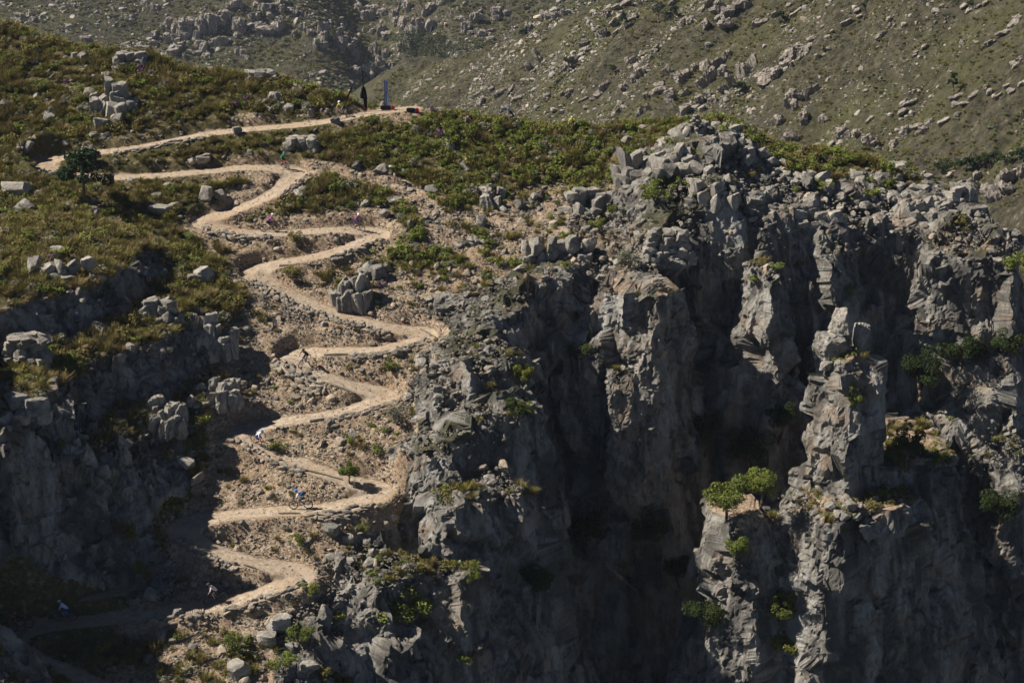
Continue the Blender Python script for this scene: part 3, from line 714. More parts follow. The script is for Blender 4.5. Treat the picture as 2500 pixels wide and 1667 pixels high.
# bushes that stand out: x, y, z, width, height, leaf, which one
BUSHES = [
(-9.84, 145.12, 61.2, 1.5, 1.43, "green", "dark green bush on the bare bank below the fifth bend"), (-7.55, 124.5, 52.29, 4.32, 3.04, "green", "broad green bush on the ledge of the rib"),
(-20.03, 118.64, 50.41, 1.92, 2.32, "green", "tall green bush in the rubble at the bottom of the gully"), (-15.13, 119.67, 50.59, 2.05, 1.56, "green", "round bright green bush beside the big boulder"),
(-15.98, 117.17, 49.52, 2.3, 1.69, "green", "spreading green bush at the bottom edge of the picture"), (-14.61, 124.05, 52.35, 1.4, 1.28, "green", "green bush under the last right-hand bend"),
(-16.07, 128.85, 53.99, 1.38, 1.18, "green", "green bush beside the lower trail"), (-2.9, 125.84, 52.83, 1.16, 1.16, "green", "small tree-like bush high in the cleft of the rib"),
(-2.84, 125.41, 50.88, 1.23, 1.45, "green", "lower bush in the cleft of the rib"), (-4.09, 126.99, 53.32, 0.97, 0.84, "green", "little bright bush at the top of the cleft of the rib"),
(12.69, 162.33, 70.46, 3.09, 2.39, "green", "dense dark bush in the rocks under the knob"), (9.91, 156.2, 67.04, 2.48, 2.25, "grey_green", "dark rounded bush in the notch at the gorge rim"),
(7.61, 162.71, 68.52, 1.79, 1.4, "green", "yellow-green bush between the grey blocks"), (-9.09, 138.69, 59.53, 1.72, 2.14, "grey_green", "dark bush against the foot of the rib"),
(4.63, 155.14, 66.81, 1.19, 0.97, "green", "lone bush on the ledge above the gorge"), (20.86, 154.96, 66.75, 1.34, 0.75, "green", "bright mossy cushion on the cliff edge"),
(14.86, 163.73, 72.45, 1.55, 1.39, "green", "olive bush under the cleft blocks"), (-32.91, 128.39, 61.58, 0.96, 0.96, "green", "small bright bush beside the sunlit boulder ledge"),
(-3.43, 123.8, 46.28, 1.94, 1.1, "green", "bright bush at the bottom below the rib"), (-9.83, 131.06, 54.72, 1.0, 0.93, "grey_green", "grey bush at the edge of the lower gully"),
(-11.27, 130.15, 54.43, 1.12, 0.79, "green", "small green bush in the gully below the lower bend"), (-11.59, 127.56, 53.56, 0.85, 0.98, "green", "yellow-green bush on the gully side"),
(-13.05, 118.13, 48.23, 1.43, 1.24, "olive", "olive bush at the bottom of the gully"), (29.64, 158.59, 61.15, 0.85, 1.54, "green", "thin bush behind the top of the pillar"),
(26.42, 136.98, 63.04, 0.81, 1.15, "green", "small bush high on the face of the pillar"), (26.68, 136.98, 60.09, 1.57, 1.57, "green", "bush halfway down the face of the pillar"),
(43.8, 157.77, 66.11, 2.66, 2.28, "green", "dark bush on the right-hand end of the cliff"), (25.66, 132.18, 53.04, 0.87, 1.34, "green", "bush at the edge of the ledge below the pillar"),
(27.64, 165.84, 71.23, 2.36, 1.18, "green", "leafy scrub on the plateau right of the knob"), (34.42, 168.29, 70.51, 1.83, 1.35, "green", "pale green scrub near the ledge on the right-hand crest"),
(-13.49, 176.86, 74.0, 1.66, 1.08, "green", "green bush below the flags"), (-12.53, 174.38, 72.97, 1.8, 1.06, "green", "low green bush on the slope under the flags"),
(-7.18, 173.58, 72.55, 2.04, 1.06, "green", "green bushes on the slope right of the flags"), (-19.06, 160.58, 67.58, 1.54, 1.15, "olive", "olive bush inside the third left-hand bend"),
(-19.05, 156.22, 65.84, 2.26, 1.28, "olive", "dark bush inside the fourth left-hand bend"), (-18.42, 137.74, 57.89, 1.72, 0.89, "green", "row of dark shrubs on the inside of the lower left bend"),
(0.97, 172.63, 72.18, 1.46, 1.14, "olive", "round olive bush on the slope below the ridge riders"), (17.82, 162.23, 72.29, 1.77, 1.54, "grey_green", "dark bush among the jagged blocks"),
]
# trees: x, y, z, crown width, height, kind, which one
TREES = [
(-38.14, 163.72, 70.31, 4.28, 5.25, "pine", "wind-swept pine with a dark flat crown beside the first hairpin"), (-12.57, 134.07, 56.7, 1.75, 1.75, "broad", "small crooked tree on the lower trail bank"),
(0.85, 144.05, 60.1, 2.13, 3.02, "lime", "sunlit yellow-green tree in the cleft of the gorge"), (16.74, 134.98, 52.38, 3.77, 4.79, "broad", "pale olive tree lit on the edge of the gorge"),
(19.56, 135.83, 52.91, 3.09, 3.44, "broad", "tree in the gully left of the pillar"), (21.27, 133.06, 42.35, 2.6, 3.81, "broad", "sunlit tree in front of the lower buttress"),
(21.64, 132.63, 40.82, 2.77, 1.73, "lime", "bright low tree at the foot of the lower buttress"), (20.63, 151.37, 49.87, 4.55, 5.31, "dark", "dark tree in the gully behind the pale olive tree"),
(16.91, 152.6, 50.98, 4.57, 4.19, "dark", "dark tree deep in the gorge under the cliff"), (23.14, 151.09, 52.07, 3.01, 4.15, "dark", "dark tree against the left side of the pillar"),
(36.22, 156.45, 52.63, 4.27, 5.04, "dark", "dark tree right of the pillar"), (31.53, 139.23, 55.49, 3.14, 3.84, "dark", "lower dark tree right of the pillar"),
(5.75, 152.0, 58.61, 3.36, 3.36, "dark", "dark tree in the notch below the second buttress"), (0.48, 137.42, 60.83, 2.38, 2.72, "dark", "shaded tree under the sunlit yellow-green one"),
(6.47, 145.57, 43.97, 4.46, 3.72, "dark", "dark tree on the ledge in the middle of the gorge"), (11.33, 146.24, 44.46, 4.47, 3.35, "dark", "spreading dark tree on the gorge ledge"),
(15.49, 133.98, 41.82, 3.84, 3.84, "dark", "dark tree low in the gorge left of the lower buttress"), (1.82, 130.48, 46.94, 3.03, 3.03, "dark", "dark tree beside the foot of the rib"),
(39.78, 157.56, 54.69, 4.27, 3.5, "dark", "dark tree on the right-hand ledge"), (43.55, 155.76, 55.44, 3.46, 4.61, "dark", "dark tree at the right edge of the picture"),
(42.44, 149.73, 43.51, 3.81, 4.95, "dark", "dark tree low at the right edge"), (14.5, 147.31, 41.37, 3.78, 3.02, "dark", "dark tree right of centre on the gorge ledge"),
(17.49, 133.26, 50.4, 2.04, 2.04, "broad", "small lit tree below the pale olive tree"), ]
# dry stone walls: line of the top edge (x, y), courses, which one
WALLS = [
([(-45.43, 172.8), (-44.87, 170.79), (-43.3, 169.58), (-41.65, 169.28)], 3, "curved stone bank round the outside of the first hairpin"), ([(-37.14, 172.31), (-34.38, 172.8), (-31.69, 173.92), (-28.96, 174.92)], 2, "low stone edging under the top trail leg"),
([(-19.12, 170.18), (-19.43, 169.16), (-20.28, 167.5), (-21.15, 166.22)], 4, "stone wall below the second right-hand bend"), ([(-27.43, 162.22), (-25.71, 161.44), (-23.35, 161.11), (-21.23, 161.11)], 3, "wall of big squared stones under the third left-hand bend"),
([(-11.5, 161.5), (-12.7, 160.11), (-14.36, 159.13), (-15.83, 158.37)], 2, "stone edging under the third right-hand bend"), ([(-22.24, 156.07), (-20.8, 154.86), (-18.81, 153.51), (-16.47, 152.18)], 5, "high stone wall with metal stakes under the fourth left-hand bend"),
([(-16.47, 152.18), (-14.18, 151.06), (-11.92, 150.16), (-10.07, 149.66)], 3, "stone wall running on from the staked wall"), ([(-6.95, 149.07), (-8.88, 147.59), (-11.02, 147.01), (-13.18, 147.01)], 3, "stone wall under the fifth right-hand bend"),
([(-18.85, 146.82), (-17.71, 145.38), (-16.39, 144.53), (-15.09, 143.77)], 6, "tall heaped stone wall under the fifth left-hand bend"), ([(-9.71, 142.38), (-11.04, 141.09), (-13.09, 140.36), (-14.81, 140.09)], 3, "stone wall under the sixth right-hand bend"),
([(-21.69, 138.84), (-20.42, 137.29), (-18.24, 136.03), (-16.11, 135.0)], 3, "stone wall under the sixth left-hand bend"), ([(-10.52, 131.97), (-11.48, 131.35), (-13.45, 130.98), (-15.28, 131.06)], 4, "wall of long flat stones under the lower right-hand bend"),
([(-24.9, 129.43), (-23.66, 127.99), (-21.9, 126.93), (-20.38, 126.42)], 3, "half-shaded stone wall under the lower left-hand bend"), ([(-15.27, 125.18), (-16.46, 124.11), (-18.58, 123.09), (-20.88, 122.46)], 3, "stone wall under the last right-hand bend"),
([(-22.29, 122.31), (-23.52, 122.08), (-25.07, 121.94), (-26.0, 121.79)], 3, "stones under the slatted boards at the shadow edge"), ([(-35.9, 118.7), (-34.63, 117.81), (-32.65, 117.11), (-30.66, 116.24)], 4, "shaded stone wall at the bottom left corner"),
]
# cyclists: x, y, heading, jersey, shorts, helmet, which one
RIDERS = [
(-16.21, 178.48, -120, (0.55, 0.6, 0.05), (0.02, 0.02, 0.02), (0.85, 0.85, 0.85), "cyclist in a fluorescent yellow top with a white helmet by the flags"),
(-0.17, 177.04, 180, (0.02, 0.02, 0.025), (0.02, 0.02, 0.02), (0.05, 0.2, 0.5), "cyclist in black with a blue helmet on the ridge"), (5.72, 175.82, -100, (0.65, 0.7, 0.08), (0.05, 0.05, 0.05), (0.55, 0.5, 0.2), "cyclist in a yellow-green vest far right on the ridge"),
(-21.22, 171.67, -50, (0.02, 0.22, 0.1), (0.03, 0.03, 0.03), (0.05, 0.2, 0.1), "cyclist in a green jersey leaning through the second right-hand bend"),
(-21.58, 162.53, 3, (0.26, 0.07, 0.27), (0.03, 0.03, 0.06), (0.8, 0.8, 0.85), "cyclist in purple and white with a white helmet riding the third leg"),
(-13.78, 163.03, -40, (0.28, 0.05, 0.2), (0.06, 0.06, 0.2), (0.8, 0.78, 0.75), "cyclist in magenta at the third right-hand bend"), (-17.09, 146.41, -118, (0.02, 0.02, 0.02), (0.02, 0.02, 0.02), (0.02, 0.02, 0.02), "cyclist all in black at the fifth left-hand bend"),
(-19.97, 137.9, -35, (0.7, 0.72, 0.8), (0.04, 0.08, 0.3), (0.05, 0.2, 0.65), "cyclist in white and blue with a blue helmet on the sixth left-hand bend"),
(-16.09, 131.88, 178, (0.75, 0.76, 0.8), (0.03, 0.03, 0.04), (0.06, 0.2, 0.6), "cyclist in white with a blue helmet and a dark blue backpack"), (-21.6, 123.48, 188, (0.75, 0.6, 0.63), (0.03, 0.03, 0.04), (0.03, 0.04, 0.05), "cyclist in a white and pink jersey at the shadow edge"),
(-32.29, 121.95, 180, (0.6, 0.65, 0.8), (0.05, 0.1, 0.4), (0.6, 0.62, 0.68), "cyclist in white and blue riding in the deep shade"), (-35.25, 121.07, -160, (0.08, 0.03, 0.05), (0.02, 0.02, 0.03), (0.3, 0.03, 0.04), "cyclist in dark clothes with a red helmet in the shade at the left edge"),
]
SITTERS = [
(-30.66, 150.89, 66.61), (-34.58, 141.86, 67.36), (-32.63, 131.16, 62.1), (-31.03, 131.32, 61.25), ]
STANDER = [
(-10.75, 168.95, 70.56), ]
FLAGS = [
(-14.16, 179.53, 74.68), (-12.22, 179.6, 75.22), (-16.42, 179.04, 74.64), ]
BARRIERS = [
(-11.97, 179.6, 75.22), (-9.5, 178.45, 74.79), (3.54, 175.52, 73.42), ]
STAKES = [
(-22.06, 153.56, 65.19, 1.08), (-20.96, 152.17, 64.51, 2.23), (-19.26, 151.73, 64.2, 1.62), (-18.86, 151.32, 63.96, 1.69), (-8.18, 144.18, 61.69, 1.04),
]
LOGS = [
(-20.25, 157.72, -16.72, 157.62, 0.11, "dark timber beam along the inside of the fourth left-hand bend"), (-16.11, 139.91, -14.29, 140.09, 0.12, "timber edge beam under the sixth leg"),
(-15.01, 143.68, -12.73, 142.84, 0.1, "thin green-grey pole at the end of the tall heaped wall"), (-15.53, 147.21, -13.54, 147.01, 0.08, "thin timber edge under the fifth leg"),
(-18.21, 135.68, -13.2, 134.48, 0.07, "long weathered pole edging the leg below the sixth bend"), (-7.75, 151.16, -6.41, 149.41, 0.07, "pale pole lying down the slope above the fifth right-hand bend"),
(-19.9, 126.42, -18.96, 126.11, 0.07, "short timber edge under the seventh leg"), (-17.78, 131.22, -16.11, 131.06, 0.06, "thin weathered edge strip under the lower leg"),
]
POLE_PILE = [
(-31.42, 123.16, 52.55), ]
BOARDS = [
(-25.78, 122.46, -22.36, 122.9), ]
# outcrops across the valley: x, y, width, height
EAST_ROCKS = [
(28.16, 435.13, 6.06, 3.03), (21.52, 442.98, 4.12, 3.09), (5.95, 476.91, 4.96, 3.86), (36.32, 424.08, 6.89, 2.95), (51.53, 437.33, 7.02, 3.51), (47.63, 437.78, 8.04, 3.01),
(43.28, 445.46, 6.12, 2.55), (56.55, 421.9, 4.84, 1.94), (61.92, 419.78, 3.85, 1.44), (29.31, 446.73, 4.13, 1.86), (33.07, 442.17, 3.06, 1.53), (22.08, 470.37, 6.49, 2.71),
(28.09, 463.59, 5.32, 2.66), (17.64, 465.85, 5.38, 2.15), (12.26, 464.7, 4.3, 1.61), (57.72, 400.05, 8.33, 3.24), (61.12, 398.91, 5.52, 2.3), (56.15, 401.52, 5.58, 2.32),
(64.42, 390.84, 2.71, 1.8), (48.72, 408.21, 5.69, 4.74), (44.72, 415.59, 5.78, 3.86), (41.64, 424.16, 4.91, 2.95), (46.98, 419.76, 3.88, 3.4), (51.56, 409.23, 3.79, 3.79),
(36.61, 415.02, 5.8, 2.9), (31.89, 423.38, 3.94, 2.46), (29.44, 414.78, 3.39, 2.42), (39.43, 408.29, 5.71, 2.86), (43.87, 405.87, 4.73, 2.36), (36.08, 427.92, 2.97, 2.48),
(58.11, 381.58, 4.44, 3.11), (55.45, 380.62, 5.33, 3.55), (61.51, 381.24, 2.66, 2.22), (58.82, 373.01, 6.11, 2.62), (62.38, 362.05, 5.1, 1.87), (66.09, 359.44, 5.06, 2.11),
(68.11, 353.84, 4.16, 2.08), (73.33, 346.13, 4.87, 2.03), (75.71, 342.53, 3.21, 1.6), (80.06, 341.73, 4.78, 1.75), (82.54, 339.22, 3.95, 1.42), (85.21, 337.83, 3.14, 1.1),
(75.38, 357.95, 3.34, 1.17), (78.85, 351.69, 2.45, 0.82), (75.11, 382.87, 3.52, 1.32), (89.7, 368.2, 5.06, 1.26), (91.98, 353.11, 4.87, 1.46), (89.91, 332.93, 3.86, 1.54),
(87.58, 335.17, 3.12, 1.17), (-1.76, 474.73, 4.41, 1.76), (-7.38, 481.2, 4.47, 1.57), (3.72, 471.4, 3.28, 1.53), (13.0, 450.44, 3.14, 2.1), (17.96, 442.85, 4.13, 1.44),
(24.18, 424.9, 2.97, 1.49), (0.44, 467.68, 4.36, 1.31), (26.74, 479.06, 6.58, 2.19), (37.26, 460.32, 5.26, 1.89), (80.49, 307.34, 6.56, 4.37), (83.41, 308.0, 4.37, 3.65),
(79.49, 318.85, 3.77, 2.26), (77.63, 324.22, 3.06, 1.15), (79.38, 368.14, 2.55, 0.85), (90.97, 337.97, 3.13, 1.17), (71.27, 396.57, 3.64, 1.27), (65.82, 395.11, 2.73, 1.09),
]
WEST_ROCKS = [
(-139.15, 846.77, 17.49, 9.72), (-127.79, 850.15, 15.58, 5.84), (-114.29, 850.8, 21.45, 7.8), (-106.36, 848.76, 11.69, 6.82), (-146.58, 843.74, 11.63, 5.82),
(-154.16, 842.06, 13.56, 5.81), (-134.0, 835.38, 9.63, 5.78), (-141.87, 837.06, 11.57, 6.75), (-148.87, 831.73, 11.51, 4.8), (-101.11, 855.83, 7.84, 4.9),
(-84.24, 838.69, 9.66, 7.73), (-77.14, 844.92, 11.69, 9.74), (-74.27, 858.54, 7.9, 4.94), (-105.15, 857.52, 11.77, 3.92), (-162.6, 860.51, 7.87, 3.94),
(-216.89, 848.16, 7.77, 3.89), (-218.71, 838.14, 9.63, 2.89), (-184.88, 831.12, 7.66, 2.87), (-177.22, 830.09, 5.74, 2.87), (-199.08, 856.53, 5.88, 2.35),
(-63.79, 880.98, 10.09, 6.06), (-50.86, 866.34, 11.92, 5.96), (-38.45, 856.12, 13.73, 5.89), (-18.5, 840.51, 11.57, 4.82), (-5.03, 843.84, 9.67, 3.87),
(12.23, 833.21, 11.47, 4.78), (21.77, 833.25, 7.64, 3.82), (-57.15, 869.88, 9.99, 7.99), (-46.4, 854.94, 7.87, 7.87), (-60.52, 856.7, 7.91, 7.91), (-42.23, 848.93, 11.73, 11.73),
(-67.32, 840.79, 9.73, 4.86), (-57.93, 844.66, 7.83, 7.83), (-27.91, 829.45, 5.73, 2.87), (0.76, 822.53, 7.58, 3.41), (-14.55, 832.49, 7.66, 2.87), (-92.51, 845.72, 7.77, 3.89),
(-117.89, 829.06, 7.66, 3.83), (-171.45, 854.13, 5.87, 2.35), (-123.17, 842.06, 9.68, 3.87), (-139.11, 830.05, 9.58, 3.83), (-72.19, 886.41, 12.17, 5.07),
(-162.68, 834.39, 7.69, 3.08), ]
# trees across the valley: x, y, width, height, slope
FAR_TREES = [
(13.81, 462.35, 2.78, 4.07, "e"), (38.17, 450.68, 3.1, 3.72, "e"), (35.22, 456.83, 3.56, 4.19, "e"), (26.97, 462.22, 2.55, 3.61, "e"), (72.99, 393.59, 1.8, 4.06, "e"),
(81.32, 344.69, 1.6, 3.61, "e"), (23.74, 447.4, 2.07, 2.28, "e"), (2.81, 508.0, 2.34, 2.34, "e"), (88.67, 369.2, 1.69, 2.03, "e"), (59.04, 419.09, 2.31, 2.12, "e"),
(78.09, 326.29, 3.08, 1.69, "e"), (79.21, 321.54, 2.73, 1.82, "e"), (81.24, 320.68, 3.03, 1.97, "e"), (83.26, 319.77, 3.02, 1.96, "e"), (83.71, 313.06, 2.95, 1.77, "e"),
(85.66, 312.2, 2.94, 1.91, "e"), (76.45, 329.1, 2.8, 1.55, "e"), (49.07, 402.8, 2.81, 1.87, "e"), (-50.31, 828.42, 9.64, 7.71, "w"), (-45.33, 826.17, 9.6, 8.64, "w"),
(-52.24, 828.08, 7.71, 5.78, "w"), (-49.3, 851.48, 11.78, 9.82, "w"), (-44.13, 845.84, 11.72, 9.76, "w"), (-38.93, 839.28, 11.62, 8.71, "w"), (-33.84, 833.7, 9.61, 7.69, "w"),
(-41.78, 835.87, 11.61, 7.74, "w"), (-36.64, 829.32, 11.51, 7.67, "w"), (-31.69, 826.41, 9.55, 6.68, "w"), (-46.03, 843.46, 9.75, 7.8, "w"), (-30.52, 818.45, 9.48, 5.69, "w"),
(-36.42, 822.69, 9.54, 5.72, "w"), (-41.49, 827.89, 9.6, 5.76, "w"), (-21.99, 821.17, 7.58, 4.74, "w"), (-25.75, 818.82, 7.57, 4.73, "w"), (-14.39, 820.86, 9.47, 3.79, "w"),
]
# ------------------------------------------------------------------ helpers for things
def tag(o, label=None, category=None, group=None, kind=None):
    if label: o['label'] = label
    if category: o['category'] = category
    if group: o['group'] = group
    if kind: o['kind'] = kind
    return o

def empty(name, loc, rz=0.0):
    o = bpy.data.objects.new(name, None); o.location = loc; o.rotation_euler = (0, 0, rz); o.empty_display_size = 0.2
    return link(o)

def place(name, mesh, loc, rot=(0, 0, 0), scale=(1, 1, 1), parent=None):
    o = bpy.data.objects.new(name, mesh); o.location = loc; o.rotation_euler = rot; o.scale = scale
    return link(o, parent=parent)

def ground_z(x, y):
    return float(sample(G['H'], np.array([x]), np.array([y]))[0])

def surface_z(x, y, z):
    """Height of the finished, broken surface near a point."""
    m = (np.abs(V[:, 0] - x) < 0.3) & (np.abs(V[:, 1] - y) < 0.3) & (np.abs(V[:, 2] - z) < 2.2)
    return float(np.percentile(V[m, 2], 75)) if m.any() else z

def bm_mesh(name, bm, mats, smooth=False, sharp=None):
    me = bpy.data.meshes.new(name); bm.to_mesh(me); bm.free()
    for m in mats:
        me.materials.append(m)
    me.polygons.foreach_set('use_smooth', np.full(len(me.polygons), smooth))
    if sharp:
        me.set_sharp_from_angle(angle=math.radians(sharp))
    return me

def rock_mesh(name, seed, mat, sub=3, cuts=9, lo=0.45, rough=0.05, flute=0.0, boxy=0.75):
    """A broken stone about one metre across: a block cut down by random joints, then weathered."""
    r = np.random.default_rng(seed)
    bm = bmesh.new(); bmesh.ops.create_icosphere(bm, subdivisions=sub, radius=0.62)
    v = np.array([x.co for x in bm.verts])
    v = v / np.maximum(np.abs(v).max(1, keepdims=True) ** boxy, 1e-6) * 0.62 ** boxy      # between a ball and a block
    v = v @ (np.eye(3) + 0.16 * r.normal(size=(3, 3)) * (1, 1, 0.5))                      # joints are rarely square
    for k in range(cuts):
        n = r.normal(size=3); n[2] *= 0.8; n /= np.linalg.norm(n)
        d = v @ n - r.uniform(lo, 0.66)
        v = v - np.maximum(d, 0)[:, None] * n
    if rough:
        p = v * 3.1 + seed
        w = np.stack([noise3(p[:, 0], p[:, 1], p[:, 2], k) - 0.5 for k in (1, 2, 3)], 1) + 0.6 * np.stack([noise3(2.6 * p[:, 0], 2.6 * p[:, 1], 2.6 * p[:, 2], k) - 0.5 for k in (4, 5, 6)], 1)
        v = v + 2 * rough * w - 0.9 * rough * v * (np.abs(w[:, :1]) < 0.06)
    if flute:
        a = np.arctan2(v[:, 1], v[:, 0])
        f = noise2(a * 4.3 + seed, v[:, 2] * 0.9, 9) - 0.5 + 0.6 * (noise2(a * 10 + seed, v[:, 2] * 1.6, 10) - 0.5)
        v[:, :2] *= (1 + flute * f)[:, None]
    ext = v.max(0) - v.min(0); v = (v - (v.max(0) + v.min(0)) / 2) / ext
    for x, c in zip(bm.verts, v):
        x.co = c
    return bm_mesh(name, bm, [mat], True, 26)

def leaf_cloud(r, n, lobes, size, up=0.4):
    """Small leaf faces spread through a few lobes; returns vertices and quads."""
    lobes = np.array(lobes, float)
    w = lobes[:, 3] ** 2; k = r.choice(len(lobes), n, p=w / w.sum())
    d = r.normal(size=(n, 3)); d /= np.linalg.norm(d, axis=1, keepdims=True)
    rad = r.uniform(0.55, 1.0, n) ** 0.6
    c = lobes[k, :3] + d * (lobes[k, 3] * rad)[:, None] * (1, 1, 0.8)
    nrm = d + 0.6 * r.normal(size=(n, 3)); nrm[:, 2] += up; nrm /= np.linalg.norm(nrm, axis=1, keepdims=True)
    a = np.cross(nrm, r.normal(size=(n, 3))); a /= np.linalg.norm(a, axis=1, keepdims=True)
    b = np.cross(nrm, a)
    s = size * r.uniform(0.6, 1.4, (n, 1))
    q = np.stack([c - a * s, c - b * s * 0.55, c + a * s, c + b * s * 0.55], 1).reshape(-1, 3)
    return q, np.arange(4 * n).reshape(n, 4)

def bush_mesh(name, seed, mat, n=220, lobes=None, size=0.075):
    r = np.random.default_rng(seed)
    if lobes is None:
        lobes = [(r.normal(0, 0.2), r.normal(0, 0.2), r.uniform(0.2, 0.45), r.uniform(0.16, 0.32)) for _ in range(7)]
    v, f = leaf_cloud(r, n, lobes, size)
    v[:, 2] = np.abs(v[:, 2])
    return mesh_from(name, v, f, [mat], False)

def tussock_mesh(name, seed, mat, n=110, width=0.022):
    r = np.random.default_rng(seed)
    a = r.uniform(0, 2 * math.pi, n); tilt = r.uniform(0.05, 0.9, n); ln = r.uniform(0.5, 1.0, n); br = 0.2 * np.sqrt(r.uniform(0, 1, n))
    d = np.stack([np.cos(a), np.sin(a)], 1); s = np.stack([-np.sin(a), np.cos(a)], 1)
    base = d * br[:, None] * 1.0 + 0.1 * r.normal(size=(n, 2))
    mid = base + d * (0.45 * ln * np.sin(tilt))[:, None]; tip = base + d * (ln * np.sin(tilt) * 1.05)[:, None]
    zm, zt = 0.5 * ln * np.cos(tilt * 0.7), 0.9 * ln * np.cos(tilt)
    V = np.zeros((n, 6, 3))
    for k, (p, z, w) in enumerate(((base, 0 * zm, width), (mid, zm, width), (tip, zt, width * 0.25))):
        V[:, 2 * k, :2] = p - s * w; V[:, 2 * k + 1, :2] = p + s * w; V[:, 2 * k, 2] = V[:, 2 * k + 1, 2] = z
    i = np.arange(n)[:, None] * 6
    F = np.concatenate([i + (0, 1, 3, 2), i + (2, 3, 5, 4)])
    return mesh_from(name, V.reshape(-1, 3), F, [mat], False)

def seen(x, y, z):
    """Which ground points the camera can see past the hill in front of them."""
    ok = np.ones(len(x), bool)
    for t in np.linspace(0.004, 0.32, 90):
        qx, qy, qz = x * (1 - t), y * (1 - t), z + (120 - z) * t
        ok &= ~((sample(G['H'], qx, qy) > qz + 0.15) & (qy > 101))
    return ok

# ------------------------------------------------------------------ heath and rubble
protos = {}
protos['tussock'] = [tussock_mesh('heath_tussock', 40 + k, MAT['olive' if k < 3 else 'brown']) for k in range(5)]
protos['bush'] = [bush_mesh('shrub', 60 + k, MAT[m]) for k, m in enumerate(('olive', 'olive', 'green', 'green', 'green', 'grey_green', 'brown', 'purple'))]
protos['stone'] = [rock_mesh('stone', 80 + k, MAT['tan_stone' if k < 4 else 'stone'], 2, 9, 0.4, rough=0.012, boxy=0.9) for k in range(8)]
protos['boulder'] = [rock_mesh('boulder', 120 + k, MAT['stone'], 4, 12, 0.38, rough=0.02, boxy=0.9) for k in range(8)]

N0 = 70000
cx, cy = rng.uniform(-62, 50, N0), rng.uniform(108, 194, N0)
cz = sample(G['H'], cx, cy)
inside = (np.abs(cx) < 0.272 * cy + 6) & (sample(G['over'], cx, cy) < 3)
cx, cy, cz = cx[inside], cy[inside], cz[inside]
c_rock, c_bare, c_trail, c_path = (sample(G[k], cx, cy) for k in ('rock', 'bare', 'trail', 'path'))
c_gorge, c_west, c_steep = sample(G['gorge'], cx, cy), sample(G['west'], cx, cy), sample(steep, cx, cy)
c_heath = fbm2(cx / 5, cy / 5, 401, 3)
density = np.clip(0.95 - 1.15 * step01(0.3, 0.85, c_bare + 0.6 * (fbm2(cx / 2, cy / 2, 403, 3) - 0.5)), 0.22, 1)
density *= np.where(c_rock > 0.5, 0.10, 1) * (c_trail > 1.45) * np.where(c_path < 1.0, 0.03, 1) * (c_steep < 1.3)
density = density * np.where((cx > 8) & (cy < 172), 0.55, 1)
density = np.where((c_gorge > 1) & (c_steep < 1.25), 0.55, density)
density = np.where((c_west > 0.3) & (c_steep < 0.7), 0.7, density)
take = rng.uniform(0, 1, len(cx)) < density * 0.52
sx, sy, sz = cx[take], cy[take], cz[take]
vis = seen(sx, sy, sz + 0.5)
sx, sy, sz = sx[vis], sy[vis], sz[vis]
hh = fbm2(sx / 5, sy / 5, 401, 3)
n = len(sx); u = rng.uniform(0, 1, n)
east = step01(-18, -10, sx) * step01(150, 160, sy)                      # leafier scrub under the flags
is_bush = u < 0.34 + 0.3 * east + 0.25 * (sample(G['gorge'], sx, sy) > 1)
size = np.where(is_bush, rng.uniform(0.5, 1.25, n), rng.uniform(0.45, 1.0, n)) * (0.7 + 1.1 * hh)
size = np.where(sample(G['trail'], sx, sy) < 2.3, size * 0.6, size)
size = np.where(sample(G['bare'], sx, sy) > 0.55, size * 0.75, size)
w = rng.uniform(0, 1, n)
kind_b = np.select([w < 0.45 - 0.25 * east, w < 0.82, w < 0.93, w < 0.99], [rng.integers(0, 2, n), rng.integers(2, 5, n), np.full(n, 5), np.full(n, 6)], 7)
kind_t = np.where(rng.uniform(0, 1, n) < 0.25 + 0.5 * (hh - 0.4), rng.integers(3, 5, n), rng.integers(0, 3, n))
which = np.where(is_bush, 10 + kind_b, kind_t)

def zone(x, y, g, west):
    """Where on the mountainside a point lies, in words."""
    if g > 0.5:
        return 'on a ledge of the shaded gorge'
    if west > 0.3:
        return 'on a ledge of the western cliff'
    if x > 14:
        return 'on the plateau right of the rock knob'
    if y > 177.5 + (-x - 15) * 0.25 and x < -14:
        return 'on the crest above the top trail leg'
    if x < -28 and y > 150:
        return 'on the heath slope at the left edge'
    if x > -9 and y > 163:
        return 'on the slope right of the flags'
    if x > -9:
        return 'on the bare rocky slope beside the gorge rim'
    if y > 165:
        return 'between the upper trail legs'
    if y > 148:
        return 'between the middle trail legs'
    if y > 128:
        return 'between the lower trail legs'
    return 'on the rubble below the last trail leg'

